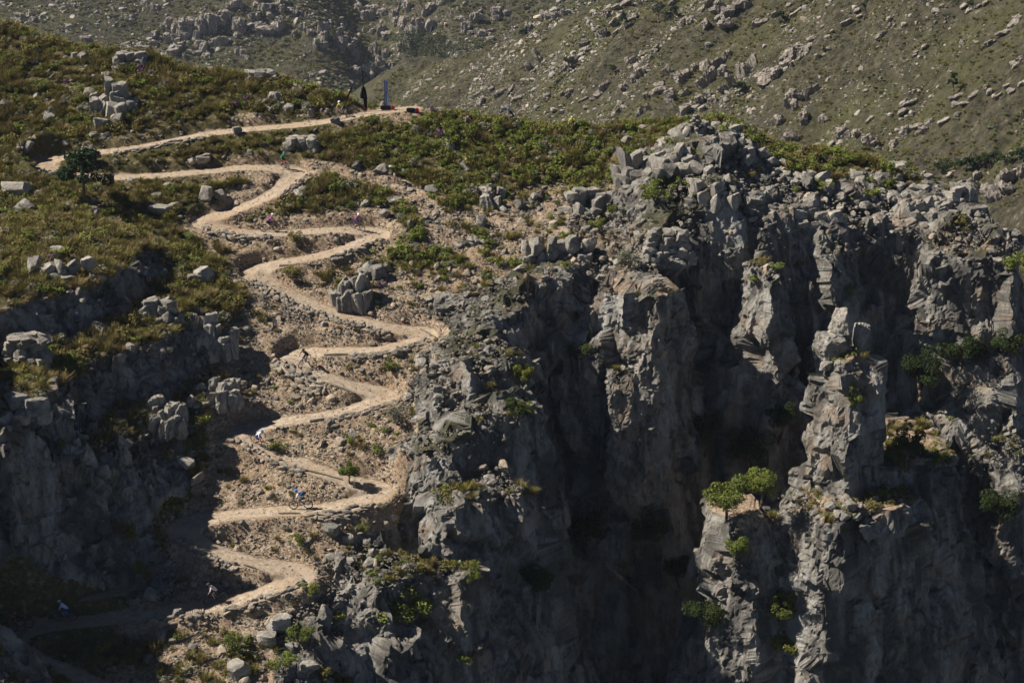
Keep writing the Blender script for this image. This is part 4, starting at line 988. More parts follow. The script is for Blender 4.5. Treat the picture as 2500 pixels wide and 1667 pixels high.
def scatter(name, pts, rot, scale, index, meshes, kind_label):
    """One mass of small plants or stones: points carrying instances of a few shapes."""
    lib = bpy.data.collections.new(name + '_shapes')
    for k, m in enumerate(meshes):
        lib.objects.link(bpy.data.objects.new('%s_shape_%02d' % (name, k), m))
    me = bpy.data.meshes.new(name); me.vertices.add(len(pts)); me.vertices.foreach_set('co', np.ascontiguousarray(pts, np.float32).ravel())
    me.attributes.new('turn', 'FLOAT_VECTOR', 'POINT').data.foreach_set('vector', np.ascontiguousarray(rot, np.float32).ravel())
    me.attributes.new('size', 'FLOAT_VECTOR', 'POINT').data.foreach_set('vector', np.ascontiguousarray(scale, np.float32).ravel())
    me.attributes.new('shape', 'INT', 'POINT').data.foreach_set('value', np.ascontiguousarray(index, np.int32))
    o = link(bpy.data.objects.new(name, me), 'stuff'); o['label'] = kind_label
    ng = bpy.data.node_groups.new(name, 'GeometryNodeTree')
    ng.interface.new_socket('Geometry', in_out='INPUT', socket_type='NodeSocketGeometry')
    ng.interface.new_socket('Geometry', in_out='OUTPUT', socket_type='NodeSocketGeometry')
    gi, go = ng.nodes.new('NodeGroupInput'), ng.nodes.new('NodeGroupOutput')
    ip, ci = ng.nodes.new('GeometryNodeInstanceOnPoints'), ng.nodes.new('GeometryNodeCollectionInfo')
    ci.inputs['Collection'].default_value = lib; ci.inputs['Separate Children'].default_value = True; ci.inputs['Reset Children'].default_value = True
    ip.inputs['Pick Instance'].default_value = True
    def named(nm, ty):
        q = ng.nodes.new('GeometryNodeInputNamedAttribute'); q.data_type = ty; q.inputs['Name'].default_value = nm
        return q.outputs['Attribute']
    e2r = ng.nodes.new('FunctionNodeEulerToRotation')
    L = ng.links.new
    L(gi.outputs[0], ip.inputs['Points']); L(ci.outputs[0], ip.inputs['Instance']); L(named('shape', 'INT'), ip.inputs['Instance Index'])
    L(named('turn', 'FLOAT_VECTOR'), e2r.inputs[0]); L(e2r.outputs[0], ip.inputs['Rotation']); L(named('size', 'FLOAT_VECTOR'), ip.inputs['Scale'])
    L(ip.outputs[0], go.inputs[0])
    o.modifiers.new('scatter', 'NODES').node_group = ng
    return o

SHADES = {0: 'olive', 1: 'olive', 2: 'green', 3: 'green', 4: 'green', 5: 'grey-green', 6: 'brown', 7: 'purple-flowered'}
show = size / sy
order = np.argsort(-show)
single = np.zeros(n, bool)
for flag in (True, False):
    o_ = order[is_bush[order] == flag][:300]
    single[o_] = True
turns = np.stack([rng.normal(0, 0.08, n), rng.normal(0, 0.08, n), rng.uniform(0, 6.28, n)], 1)
sizes = np.stack([size, size * rng.uniform(0.85, 1.15, n), size * rng.uniform(0.7, 1.1, n)], 1)
meshes = protos['tussock'] + [None] * 5 + protos['bush']
for k in np.nonzero(single)[0]:
    zn = zone(sx[k], sy[k], float(sample(G['gorge'], sx[k:k + 1], sy[k:k + 1])[0]), float(sample(G['west'], sx[k:k + 1], sy[k:k + 1])[0]))
    if is_bush[k]:
        sh = SHADES[int(which[k] - 10)]
        nm, lb, ct, gr = 'shrub', 'low %s shrub %s' % (sh, zn), 'shrub', '%s shrubs %s' % (sh, zn)
    else:
        sh = 'olive' if which[k] < 3 else 'brown'
        nm, lb, ct, gr = 'heath_tussock', '%s tuft of reedy heath %s' % (sh, zn), 'tussock', '%s tufts %s' % (sh, zn)
    tag(place(nm, meshes[int(which[k])], (sx[k], sy[k], sz[k] - 0.05), turns[k], sizes[k]), lb, ct, gr)
rest = ~single
idx = np.where(which >= 10, which - 5, which)
scatter('heath', np.stack([sx, sy, sz - 0.05], 1)[rest], turns[rest], sizes[rest], idx[rest], protos['tussock'] + protos['bush'], 'dense low heath of tufts and small shrubs')
print('heath', n)

# stones: rubble on the bare ground, blocks among the rocks
take = rng.uniform(0, 1, len(cx)) < np.clip(0.9 * step01(0.42, 0.75, c_bare + 0.5 * (fbm2(cx / 1.6, cy / 1.6, 413, 3) - 0.5)) + 0.5 * (c_rock > 0.4) * (c_steep < 1.1) + 0.14 + 0.2 * (c_west > 0.3), 0, 1) * (c_trail > 1.2) * np.where(c_path < 0.8, 0.5, 1) * (c_steep < 1.4)
qx = np.concatenate([cx[take]] * 2); qy = np.concatenate([cy[take]] * 2)
qx = qx + rng.normal(0, 0.5, len(qx)); qy = qy + rng.normal(0, 0.5, len(qy))
edge_s = rng.integers(0, len(trail), 2600); off = rng.uniform(1.1, 1.9, 2600) * rng.choice([-1, 1], 2600); an = rng.uniform(0, 6.28, 2600)
qx = np.r_[qx, trail[edge_s, 0] + np.cos(an) * off]; qy = np.r_[qy, trail[edge_s, 1] + np.sin(an) * off]
ok = (sample(G['trail'], qx, qy) > 1.05) & (qy > 106) & (np.abs(qx) < 0.275 * qy + 4)
qx, qy = qx[ok], qy[ok]; qz = sample(G['H'], qx, qy)
ok = seen(qx, qy, qz + 0.3); qx, qy, qz = qx[ok], qy[ok], qz[ok]
n = len(qx)
q_rock, q_bare = sample(G['rock'], qx, qy), sample(G['bare'], qx, qy)
ssz = 0.09 + 0.13 * rng.pareto(2.6, n); ssz = np.minimum(ssz, 0.9) * (1 + 0.9 * (q_rock > 0.3) * (q_rock < 0.9)) * np.where(sample(G['trail'], qx, qy) < 2.2, 0.8, 1)
upper = (qy > 160) & (q_bare < 0.5)
ssz = np.where(upper, ssz * 1.9, ssz); ssz = np.minimum(ssz, 1.5)
sidx = np.where((rng.uniform(0, 1, n) < 0.25 + 0.5 * (q_rock > 0.3) + 0.7 * upper), rng.integers(4, 8, n), rng.integers(0, 4, n))
turns = np.stack([rng.normal(0, 0.35, n), rng.normal(0, 0.35, n), rng.uniform(0, 6.28, n)], 1)
sizes = np.stack([ssz, ssz * rng.uniform(0.6, 1.0, n), ssz * rng.uniform(0.4, 0.8, n)], 1)
order = np.argsort(-ssz / qy); single = np.zeros(n, bool); single[order[:265]] = True
for k in np.nonzero(single)[0]:
    zn = zone(qx[k], qy[k], float(sample(G['gorge'], qx[k:k + 1], qy[k:k + 1])[0]), float(sample(G['west'], qx[k:k + 1], qy[k:k + 1])[0]))
    sh = 'tan' if sidx[k] < 4 else 'grey'
    mesh = protos['boulder'][k % 8] if sidx[k] >= 4 else protos['stone'][int(sidx[k])]
    tag(place('boulder', mesh, (qx[k], qy[k], qz[k] + 0.12 * ssz[k]), turns[k], sizes[k]), 'small %s boulder lying %s' % (sh, zn), 'boulder', 'small %s boulders %s' % (sh, zn))
# finer chips of the same broken rock on the bare banks
mx, my = rng.uniform(-32, 14, 130000), rng.uniform(110, 172, 130000)
mb = sample(G['bare'], mx, my) + 0.35 * (fbm2(mx / 1.4, my / 1.4, 417, 2) - 0.5)
ok = (rng.uniform(0, 1, len(mx)) < step01(0.4, 0.75, mb)) & (sample(G['trail'], mx, my) > 1.0) & (sample(G['rock'], mx, my) < 0.35) & (sample(G['gorge'], mx, my) < 3)
mx, my = mx[ok], my[ok]; mz = sample(G['H'], mx, my)
ok = seen(mx, my, mz + 0.3); mx, my, mz = mx[ok], my[ok], mz[ok]
on = rng.integers(0, len(trail), 2400)                                 # kicked on to the trail itself
tx, ty = trail[on, 0] + rng.normal(0, 0.55, 2400), trail[on, 1] + rng.normal(0, 0.55, 2400)
c = len(mx) + 2400
ms = 0.06 + 0.06 * rng.pareto(3.0, c); ms = np.minimum(ms, 0.3); ms[-2400:] = np.minimum(ms[-2400:] * 0.75, 0.14)
mx, my, mz = np.r_[mx, tx], np.r_[my, ty], np.r_[mz, sample(G['H'], tx, ty)]
scatter('stone_chips', np.stack([mx, my, mz + 0.01], 1), np.stack([rng.normal(0, 0.4, c), rng.normal(0, 0.4, c), rng.uniform(0, 6.28, c)], 1), np.stack([ms * 1.3, ms, ms * 0.7], 1), rng.choice([0, 1, 2, 3, 3, 4], c), protos['stone'], 'fine broken chips of tan stone')
print('chips', c)
scatter('rubble', np.stack([qx, qy, qz + 0.02], 1)[~single], turns[~single], sizes[~single], sidx[~single], protos['stone'], 'loose tan and grey stones')
print('rubble', n)
# ------------------------------------------------------------------ outcrops, boulders, bushes and trees that stand out
block_mesh = [rock_mesh('block', 200 + k, MAT['stone'], 4, 8, 0.44, rough=0.018, boxy=1.0) for k in range(8)]
rib_mesh = [rock_mesh('block', 230 + k, MAT['stone'], 4, 7, 0.48, rough=0.045, flute=0.22, boxy=0.85) for k in range(6)]

def outcrop(x, y, z, w, h, style, label, r):
    root = empty('rock_outcrop', (x, y, z), 0)
    tag(root, label, 'outcrop')
    def add(mesh, px, py, pz, sx, sy, sz, tilt=0.06, turn=0.25):
        place('block', mesh, (px, py, pz + sz * 0.5), (r.normal(0, tilt), r.normal(0, tilt), 0.5 + r.normal(0, turn)), (sx, sy, sz), root)
    dip = 0.35
    if style == 'slab':
        n = max(2, int(round(h / 0.42)))
        for k in range(n):
            t = h / n; wk = w * (1 - 0.32 * k / n) * r.uniform(0.85, 1.05); m = max(2, int(round(wk / 0.95))); sh = r.normal(0, 0.12)
            for row in range(2):
                for q in range(m):
                    u = (q + r.uniform(0.3, 0.7)) / m - 0.5
                    add(block_mesh[r.integers(8)], u * wk + sh, 0.1 * k + 0.75 * row + r.normal(0, 0.1), k * t - 0.4, wk / m * r.uniform(1.0, 1.45), r.uniform(0.8, 1.3), t * r.uniform(1.0, 1.25) + 0.4, 0.06, 0.3)
    elif style in ('stack', 'rib'):
        m = max(3, int(round(w / (0.8 if style == 'rib' else 0.85)))); lib = rib_mesh if style == 'rib' else block_mesh
        for row in range(3):
            for q in range(m):
                u = (q + r.uniform(0.2, 0.8)) / m - 0.5
                hh = h * (1 - 1.5 * u * u) * (r.uniform(0.45, 1.0) if style == 'stack' else r.uniform(0.72, 1.0)) * (0.55 + 0.22 * row)
                add(lib[r.integers(len(lib))], u * w, row * 0.55 + r.normal(0, 0.18), -0.5, w / m * r.uniform(1.1, 2.0), r.uniform(0.8, 1.5), hh + 0.5, 0.13, 0.4)
    elif style == 'block':
        m = max(3, int(round(w / 1.0)))
        for row in range(max(1, int(round(h / 1.0)))):
            for q in range(m):
                u = (q + r.uniform(0.2, 0.8)) / m - 0.5
                add(block_mesh[r.integers(8)], u * w, 0.45 * row + 0.4 * u + r.normal(0, 0.25), row * 0.85 - 0.5 + r.normal(0, 0.12), w / m * r.uniform(0.9, 1.9), r.uniform(0.9, 1.7), min(h, 1.2) * r.uniform(0.8, 1.5), 0.1, 0.3)
    elif style == 'dome':
        for q in range(5):
            s = w * r.uniform(0.3, 0.5)
            add(protos['boulder'][r.integers(8)], r.uniform(-0.35, 0.35) * w, 0.2 * q + r.normal(0, 0.2), -0.25 + 0.1 * q, s, s * 0.8, h * r.uniform(0.6, 0.95), 0.12, 0.5)
    else:
        for q in range(int(6 + w * 2)):
            s = r.uniform(0.35, 0.9)
            px, py = r.uniform(-0.5, 0.5) * w, r.uniform(-0.3, 0.8) * w * 0.5
            add(block_mesh[r.integers(8)], px, py, ground_z(x + px, y + py) - z - 0.15 + (0.35 * s if q % 3 == 0 else 0), s * r.uniform(0.9, 1.5), s, s * r.uniform(0.5, 0.9), 0.35, 1.5)
    return root

for k, (x, y, z, w, h, style, label) in enumerate(OUTCROPS):
    outcrop(x, y, z - 0.1, w, h, style, label, np.random.default_rng(900 + k))
for k, (x, y, z, w, h, label) in enumerate(BOULDERS):
    z = surface_z(x, y, z)
    m = rock_mesh('boulder', 500 + k, MAT['tan_stone' if 'tan' in label or 'orange' in label else 'stone'], 4, 12, 0.38, rough=0.025, boxy=0.9)
    tag(place('boulder', m, (x, y + 0.2 * w, z + 0.32 * h), (rng.normal(0, 0.1), rng.normal(0, 0.1), rng.uniform(-0.5, 0.5)), (w, 0.75 * w, h)), label, 'boulder')

# the head of the pillar and the cairn on the knob
px, py = 25.9, 140.2
head = empty('rock_pillar', (px, py, 64.6)); tag(head, 'stacked rounded blocks crowning the free-standing pillar', 'rock pillar')
place('block', rock_mesh('block', 701, MAT['stone'], 5, 9, 0.42, rough=0.06, flute=0.12, boxy=0.85), (-0.4, 0, 0.95), (0.05, 0.1, 0.3), (3.1, 2.6, 2.6), head)
place('block', rock_mesh('block', 702, MAT['stone'], 5, 9, 0.42, rough=0.06, flute=0.12, boxy=0.85), (-0.1, 0.1, 3.2), (0.03, -0.08, 0.4), (1.7, 1.6, 2.2), head)
place('block', rock_mesh('block', 703, MAT['stone'], 5, 9, 0.42, rough=0.06, flute=0.12, boxy=0.85), (1.55, 0.6, 1.6), (0.1, 0.1, 0.2), (1.3, 1.2, 2.6), head)
place('block', rock_mesh('block', 704, MAT['stone'], 5, 9, 0.42, rough=0.06, flute=0.12, boxy=0.85), (1.6, -0.6, 0.35), (0.2, 0.1, 0.9), (1.1, 0.8, 0.9), head)
place('block', rock_mesh('block', 705, MAT['stone'], 5, 9, 0.42, rough=0.06, flute=0.12, boxy=0.85), (-1.2, -0.7, -0.2), (0.1, 0.2, 0.5), (1.1, 1.0, 1.1), head)
kx, ky = 16.6, 168.0
cairn = empty('stone_cairn', (kx, ky, ground_z(kx, ky))); tag(cairn, 'cairn of piled stones on top of the rock knob', 'cairn')
for k in range(16):
    a = k * 2.4; rr = 0.55 * (1 - k / 18)
    place('stone', protos['stone'][4 + k % 4], (rr * math.cos(a), rr * math.sin(a), 0.15 + k * 0.085), (0.2 * math.sin(k), 0.2 * math.cos(2 * k), a), (0.6, 0.45, 0.3), cairn)

lobed = {}
def big_bush(mat, k):
    key = (mat, k)
    if key not in lobed:
        r = np.random.default_rng(640 + k)
        lobes = [(r.uniform(-0.36, 0.36), r.uniform(-0.36, 0.36), r.uniform(0.18, 0.72), r.uniform(0.10, 0.2)) for _ in range(17)]
        lobed[key] = bush_mesh('bush', 650 + k, MAT[mat], 1300, lobes, 0.034)
    return lobed[key]

def limb(bm, a, b, ra, rb, seg=6):
    a, b = Vector(a), Vector(b); d = (b - a).normalized(); u = d.orthogonal().normalized(); v = d.cross(u)
    A = [bm.verts.new(a + (u * math.cos(t) + v * math.sin(t)) * ra) for t in [2 * math.pi * i / seg for i in range(seg)]]
    B = [bm.verts.new(b + (u * math.cos(t) + v * math.sin(t)) * rb) for t in [2 * math.pi * i / seg for i in range(seg)]]
    for i in range(seg):
        bm.faces.new((A[i], A[(i + 1) % seg], B[(i + 1) % seg], B[i]))
    bm.faces.new(B); bm.faces.new(A[::-1])

for k, (x, y, z, w, h, leaf, label) in enumerate(BUSHES):
    z = surface_z(x, y, z)
    root = empty('bush', (x, y, z - 0.05), rng.uniform(0, 6.28)); tag(root, label, 'bush')
    place('foliage', big_bush(leaf, k % 5), (0, 0, 0), scale=(w, w * 0.9, h), parent=root)
    bm = bmesh.new()
    for q in range(4):
        a = q * 1.7
        limb(bm, (0, 0, -0.1), (0.25 * w * math.cos(a), 0.25 * w * math.sin(a), 0.55 * h), 0.03 + 0.012 * w, 0.012)
    place('stem', bm_mesh('stem', bm, [MAT['bark']], True), (0, 0, 0), parent=root)

def tree(x, y, z, w, h, kind, label, seed, group=None, n=2600, category='tree'):
    r = np.random.default_rng(seed)
    root = empty('pine_tree' if kind == 'pine' else 'tree', (x, y, z - 0.1), 0); tag(root, label, category, group)
    bm = bmesh.new(); lobes = []
    lean = (r.normal(0, 0.06) * h, r.normal(0, 0.06) * h)
    th = h * (0.62 if kind == 'pine' else 0.5)
    p = Vector((0, 0, 0)); rad = 0.03 * h + 0.03
    for s in range(4):
        q = Vector((lean[0] * (s + 1) / 4 + r.normal(0, 0.015 * h), lean[1] * (s + 1) / 4 + r.normal(0, 0.015 * h), th * (s + 1) / 4))
        limb(bm, p, q, rad, rad * 0.84); p = q; rad *= 0.84
    nb = 11 if n > 1000 else 6
    for b in range(nb):
        a = b * 2.4 + r.uniform(0, 0.8); f = (b + 0.5) / nb
        if kind == 'pine':
            o = Vector((lean[0] * 0.7, lean[1] * 0.7, h * (0.38 + 0.45 * f))); e = o + Vector((math.cos(a) * w * 0.42 * (1.05 - 0.6 * f), math.sin(a) * w * 0.42 * (1.05 - 0.6 * f), h * r.uniform(0.03, 0.12)))
            sr = w * r.uniform(0.10, 0.16)
        else:
            o = Vector((lean[0] * 0.8, lean[1] * 0.8, h * r.uniform(0.3, 0.5))); e = Vector((math.cos(a) * w * r.uniform(0.15, 0.38), math.sin(a) * w * r.uniform(0.15, 0.38), h * r.uniform(0.5, 0.9)))
            sr = w * r.uniform(0.12, 0.22)
        limb(bm, o, e, rad * 0.6, rad * 0.2, 5)
        lobes.append((e.x, e.y, e.z, sr))
        m = (o * 0.4 + e * 0.6); lobes.append((m.x + r.normal(0, 0.05) * w, m.y + r.normal(0, 0.05) * w, m.z + 0.05 * h, sr * 0.75))
    if kind == 'pine':
        lobes.append((lean[0], lean[1], h * 0.92, w * 0.14))
    v, f = leaf_cloud(r, n, lobes, (0.075 if kind == 'pine' else 0.042) * (w ** 0.5) * (1.0 if n > 1000 else 2.2), 0.3)
    if kind == 'pine':
        v[:, 2] = np.where(v[:, 2] > h, h, v[:, 2])
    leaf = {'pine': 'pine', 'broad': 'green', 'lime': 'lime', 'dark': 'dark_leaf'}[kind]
    place('trunk', bm_mesh('trunk', bm, [MAT['bark']], True), (0, 0, 0), parent=root)
    place('crown', mesh_from('crown', v, f, [MAT[leaf]], False), (0, 0, 0), parent=root)
    return root

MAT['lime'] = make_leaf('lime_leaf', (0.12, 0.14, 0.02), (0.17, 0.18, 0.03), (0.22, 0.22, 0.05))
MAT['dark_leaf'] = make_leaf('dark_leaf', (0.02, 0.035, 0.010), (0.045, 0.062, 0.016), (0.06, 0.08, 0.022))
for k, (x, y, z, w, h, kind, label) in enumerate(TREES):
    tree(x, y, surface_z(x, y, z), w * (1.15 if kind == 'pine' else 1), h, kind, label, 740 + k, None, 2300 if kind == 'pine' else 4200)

# ------------------------------------------------------------------ across the valley
def make_far_rock():
    n = Nodes('far_rock', 0.95, 0.1)
    p = n.coords(); a = n.noise(0.9, 6, p, 0.75)
    c = n.ramp(a, (0.34, (0.09, 0.08, 0.072)), (0.48, (0.27, 0.235, 0.20)), (0.6, (0.40, 0.345, 0.29)))
    n.bump(a, 0.9, 0.8)
    return n.done(c)
MAT['far_rock'] = make_far_rock()
ridge_mesh = [rock_mesh('ledge', 260 + k, MAT['far_rock'], 4, 9, 0.36, rough=0.10, flute=0.25) for k in range(8)]
ORDINAL = ('first', 'second', 'third', 'fourth', 'fifth', 'sixth', 'seventh', 'eighth', 'ninth', 'tenth', 'eleventh', 'twelfth', 'thirteenth', 'fourteenth', 'fifteenth', 'sixteenth', 'seventeenth', 'eighteenth', 'nineteenth', 'twentieth')
def ranked(points, bands):
    """For each (x, y, z) on a slope: which band of the view it lies in and its rank from the left there."""
    p = np.array(points); d = p[:, 1]; up = (p[:, 2] - 120) / d; lf = p[:, 0] / d
    band = np.zeros(len(p), int)
    for k, i in enumerate(np.argsort(-up)):
        band[i] = k * bands // len(p)
    out = [None] * len(p)
    for b in range(bands):
        for k, i in enumerate(sorted(np.nonzero(band == b)[0], key=lambda q: lf[q])):
            out[i] = (b, ORDINAL[k])
    return out
BANDS = {4: ('top', 'upper', 'middle', 'lowest'), 3: ('top', 'middle', 'lowest')}

for nm, rows, fn, yaw in (('e', EAST_ROCKS, east_slope_height, 0.62), ('w', WEST_ROCKS, west_slope_height, 0.35)):
    nb_ = 4 if nm == 'e' else 3
    rank = ranked([(x, y, float(fn(np.array([x]), np.array([y]))[0])) for x, y, w, h in rows], nb_)
    for k, (x, y, w, h) in enumerate(rows):
        z = float(fn(np.array([x]), np.array([y]))[0])
        r = np.random.default_rng(1200 + k)
        where = 'on the sunlit slope across the valley' if nm == 'e' else 'on the hazy far mountainside'
        root = empty('far_outcrop', (x, y, z), 0)
        tag(root, '%s %s from left, %s row %s' % ('tilted rock ridge,' if nm == 'e' else 'dark crag,', rank[k][1], BANDS[nb_][rank[k][0]], where.replace('on the', 'of the')), 'outcrop', 'outcrops ' + where)
        m = 4 if w > 5 else 3
        for q in range(m):
            u = (q + 0.5) / m - 0.5
            bx, by = u * w * 1.1 + r.normal(0, 0.12) * w, r.normal(0, 0.28) * w
            bz = (float(fn(np.array([x + bx]), np.array([y + by]))[0]) - z)
            place('ledge', ridge_mesh[r.integers(8)], (bx, by, bz + 0.12 * h), (r.normal(0, 0.12), -0.5 + r.normal(0, 0.12) if nm == 'e' else r.normal(0, 0.15), r.normal(0, 0.3)), (w / m * r.uniform(1.0, 2.6), w * r.uniform(0.2, 0.5), h * r.uniform(0.5, 1.4)), root)
tree_rank = {}
for q_, fn in (('e', east_slope_height), ('w', west_slope_height)):
    ids = [k for k, t in enumerate(FAR_TREES) if t[4] == q_]
    for i, rk_ in zip(ids, ranked([(FAR_TREES[k][0], FAR_TREES[k][1], float(fn(np.array([FAR_TREES[k][0]]), np.array([FAR_TREES[k][1]]))[0])) for k in ids], 3)):
        tree_rank[i] = rk_
for k, (x, y, w, h, q) in enumerate(FAR_TREES):
    fn = east_slope_height if q == 'e' else west_slope_height
    z = float(fn(np.array([x]), np.array([y]))[0])
    where = 'on the sunlit slope across the valley' if q == 'e' else 'in the dark ravine across the valley'
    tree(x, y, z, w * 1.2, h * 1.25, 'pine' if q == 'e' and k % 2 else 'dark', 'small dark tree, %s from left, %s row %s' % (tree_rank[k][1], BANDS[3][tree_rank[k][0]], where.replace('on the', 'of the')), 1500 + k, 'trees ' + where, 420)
for nm, fn, box, cnt, smin, nlabel in (('far_stones', east_slope_height, (-40, 150, 300, 545), 26000, 0.24, 'pale stones strewn over the slope across the valley'), ('mountain_stones', west_slope_height, (-260, 130, 730, 960), 16000, 0.5, 'pale stones strewn over the far mountainside')):
    x, y = rng.uniform(box[0], box[1], cnt * 3), rng.uniform(box[2], box[3], cnt * 3)
    z = fn(x, y)
    dens = step01(0.46, 0.6, fbm2((x + 0.8 * y) / 40, (y - 0.8 * x) / 14, 431, 4)) ** 2 + 0.03
    if fn is east_slope_height:
        e = (x + 28.5) * 0.768 + (y - 519.4) * 0.640 - 14
        dens = dens * (e < 4) * (0.35 + 0.65 * step01(75, 40, x))
    dens = dens * (np.abs(x) < 0.28 * y)
    tk = np.nonzero(rng.uniform(0, 1, len(x)) < dens)[0][:cnt]
    x, y, z = x[tk], y[tk], z[tk]; c = len(x)
    s = smin + smin * 0.8 * rng.pareto(2.2, c); s = np.minimum(s, smin * 6)
    scatter(nm, np.stack([x, y, z], 1), np.stack([rng.normal(0, 0.3, c), rng.normal(0, 0.3, c) - 0.3, rng.uniform(0, 6.28, c)], 1), np.stack([s * 1.4, s, s * 0.8], 1), rng.choice([1, 4, 5, 6, 7, 4, 5, 6, 7, 4], c), protos['stone'], nlabel)
    x, y = rng.uniform(box[0], box[1], 34000), rng.uniform(box[2], box[3], 34000)
    ok = (np.abs(x) < 0.28 * y)
    if fn is east_slope_height:
        ok &= ((x + 28.5) * 0.768 + (y - 519.4) * 0.640 - 14 < 4)
    x, y = x[ok], y[ok]; z = fn(x, y); c = len(x)
    s = smin * rng.uniform(1.6, 4.6, c)
    scatter(nm.replace('stones', 'heath'), np.stack([x, y, z], 1), np.stack([np.zeros(c), np.zeros(c), rng.uniform(0, 6.28, c)], 1), np.stack([s, s, s * 0.7], 1), rng.choice([0, 1, 5, 5, 6, 7, 8, 9, 10, 11], c), protos['tussock'] + protos['bush'], 'low heath ' + nlabel.split(' over ')[1].join(('covering ', '')))
# ------------------------------------------------------------------ dry stone walls, timber, boards
stone_kit = [rock_mesh('stone', 300 + k, MAT['tan_stone' if k % 3 else 'stone'], 2, 6, 0.46, rough=0.015, boxy=0.95) for k in range(9)]
for k, (line, courses, label) in enumerate(WALLS):
    r = np.random.default_rng(1300 + k)
    pts = resample(line, 0.1)
    root = empty('stone_wall', (*pts[len(pts) // 2], ground_z(*pts[len(pts) // 2]))); tag(root, label, 'stone wall', None, 'thing')
    ox, oy, oz = root.location
    big = 1.35 if 'big' in label or 'heaped' in label else 1.0
    for c in range(courses):
        s = r.uniform(0, 3)
        while s < len(pts) - 1:
            ln = r.uniform(0.2, 0.72) * big * (1.35 if 'flat' in label else 1.0)
            i = int(min(s + ln * 5, len(pts) - 2))
            p, q = pts[i], pts[min(i + 3, len(pts) - 1)]
            d = q - p; d /= np.hypot(*d) + 1e-9
            nrm = np.array([d[1], -d[0]])
            if nrm[1] > 0:
                nrm = -nrm                                    # down the hill
            out = 0.12 + 0.2 * c + r.normal(0, 0.13)
            x, y = p + nrm * out
            top = ground_z(*(p - nrm * 0.4)) + 0.12
            hgt = r.uniform(0.14, 0.36) * big * (0.75 if 'flat' in label else 1.0)
            z = top - 0.19 * big * c - 0.1 + r.normal(0, 0.07)
            z = max(z, ground_z(x, y) + 0.05)
            place('stone', stone_kit[r.integers(9)], (x - ox, y - oy, z - oz), (r.normal(0, 0.15), r.normal(0, 0.15), math.atan2(d[1], d[0]) + r.normal(0, 0.2)), (ln * 1.1, r.uniform(0.25, 0.42) * big, hgt * 1.15), root)
            s += ln * 9.0

MAT['timber'] = make_plain('weathered_timber', (0.17, 0.145, 0.11), 0.85, 0.35, 5)
MAT['steel'] = make_plain('galvanised_steel', (0.45, 0.45, 0.44), 0.5, 0.15, 8, 0.6)
MAT['board'] = make_plain('pale_board', (0.42, 0.33, 0.23), 0.85, 0.25, 4)

def rod_mesh(name, ln, r0, r1, mat, seg=8, bend=0.0):
    bm = bmesh.new()
    for k in range(3):
        limb(bm, (ln * k / 3, 0, bend * math.sin(math.pi * k / 3)), (ln * (k + 1) / 3, 0, bend * math.sin(math.pi * (k + 1) / 3)), r0 + (r1 - r0) * k / 3, r0 + (r1 - r0) * (k + 1) / 3, seg)
    return bm_mesh(name, bm, [mat], True, 40)

for k, (ax, ay, bx, by, rad, label) in enumerate(LOGS):
    za, zb = ground_z(ax, ay) + rad * 0.5 + 0.03, ground_z(bx, by) + rad * 0.5 + 0.03
    d = Vector((bx - ax, by - ay, zb - za))
    o = place('timber_pole', rod_mesh('timber_pole', d.length, rad, rad * 0.9, MAT['timber'], 8, 0.04), (ax, ay, za))
    o.rotation_euler = d.to_track_quat('X', 'Z').to_euler(); tag(o, label, 'timber')
names = ('leftmost metal stake holding the high stone wall', 'second metal stake from the left holding the high stone wall', 'third metal stake from the left holding the high stone wall', 'rightmost metal stake holding the high stone wall', 'pale post standing below the fifth right-hand bend')
for (x, y, z, h), label in zip(STAKES, names):
    o = place('stake', rod_mesh('stake', h + 0.5, 0.045, 0.04, MAT['steel' if 'metal' in label else 'timber'], 6), (x, y, z - 0.4), (0, -math.pi / 2 + rng.normal(0, 0.04), 0)); tag(o, label, 'stake')
x, y, z = POLE_PILE[0]
pile = empty('pole_pile', (x, y, z)); tag(pile, 'pile of long grey poles at the foot of the western cliff', 'timber')
for k in range(12):
    o = place('pole', rod_mesh('pole', 3.2 + 0.25 * (k % 4), 0.055, 0.04, MAT['timber'], 6), (0.1 * (k % 3), -0.35 + 0.13 * (k % 6), 0.12 + 0.11 * (k // 6) + 0.03 * (k % 3)), (0, -0.10 - 0.02 * (k % 5), 0.12 + 0.05 * math.sin(3 * k)), parent=pile)
ax, ay, bx, by = BOARDS[0]
d = np.array([bx - ax, by - ay]); L = np.hypot(*d); d /= L
mat_root = empty('board_walk', (ax, ay, ground_z(ax, ay))); tag(mat_root, 'mat of narrow slatted boards across the trail at the shadow edge', 'boardwalk')
bm = bmesh.new(); bmesh.ops.create_cube(bm, size=1.0); bmesh.ops.bevel(bm, geom=bm.edges[:], offset=0.06, segments=1, affect='EDGES')
slat = bm_mesh('slat', bm, [MAT['board']])
for k in range(int(L / 0.135)):
    p = np.array([ax, ay]) + d * (k + 0.5) * 0.135
    place('slat', slat, (p[0] - ax, p[1] - ay, ground_z(*p) - mat_root.location.z + 0.09 + rng.normal(0, 0.006)), (0, 0, math.atan2(d[1], d[0]) + rng.normal(0, 0.02)), (0.085, 1.9 + rng.normal(0, 0.04), 0.05), mat_root)

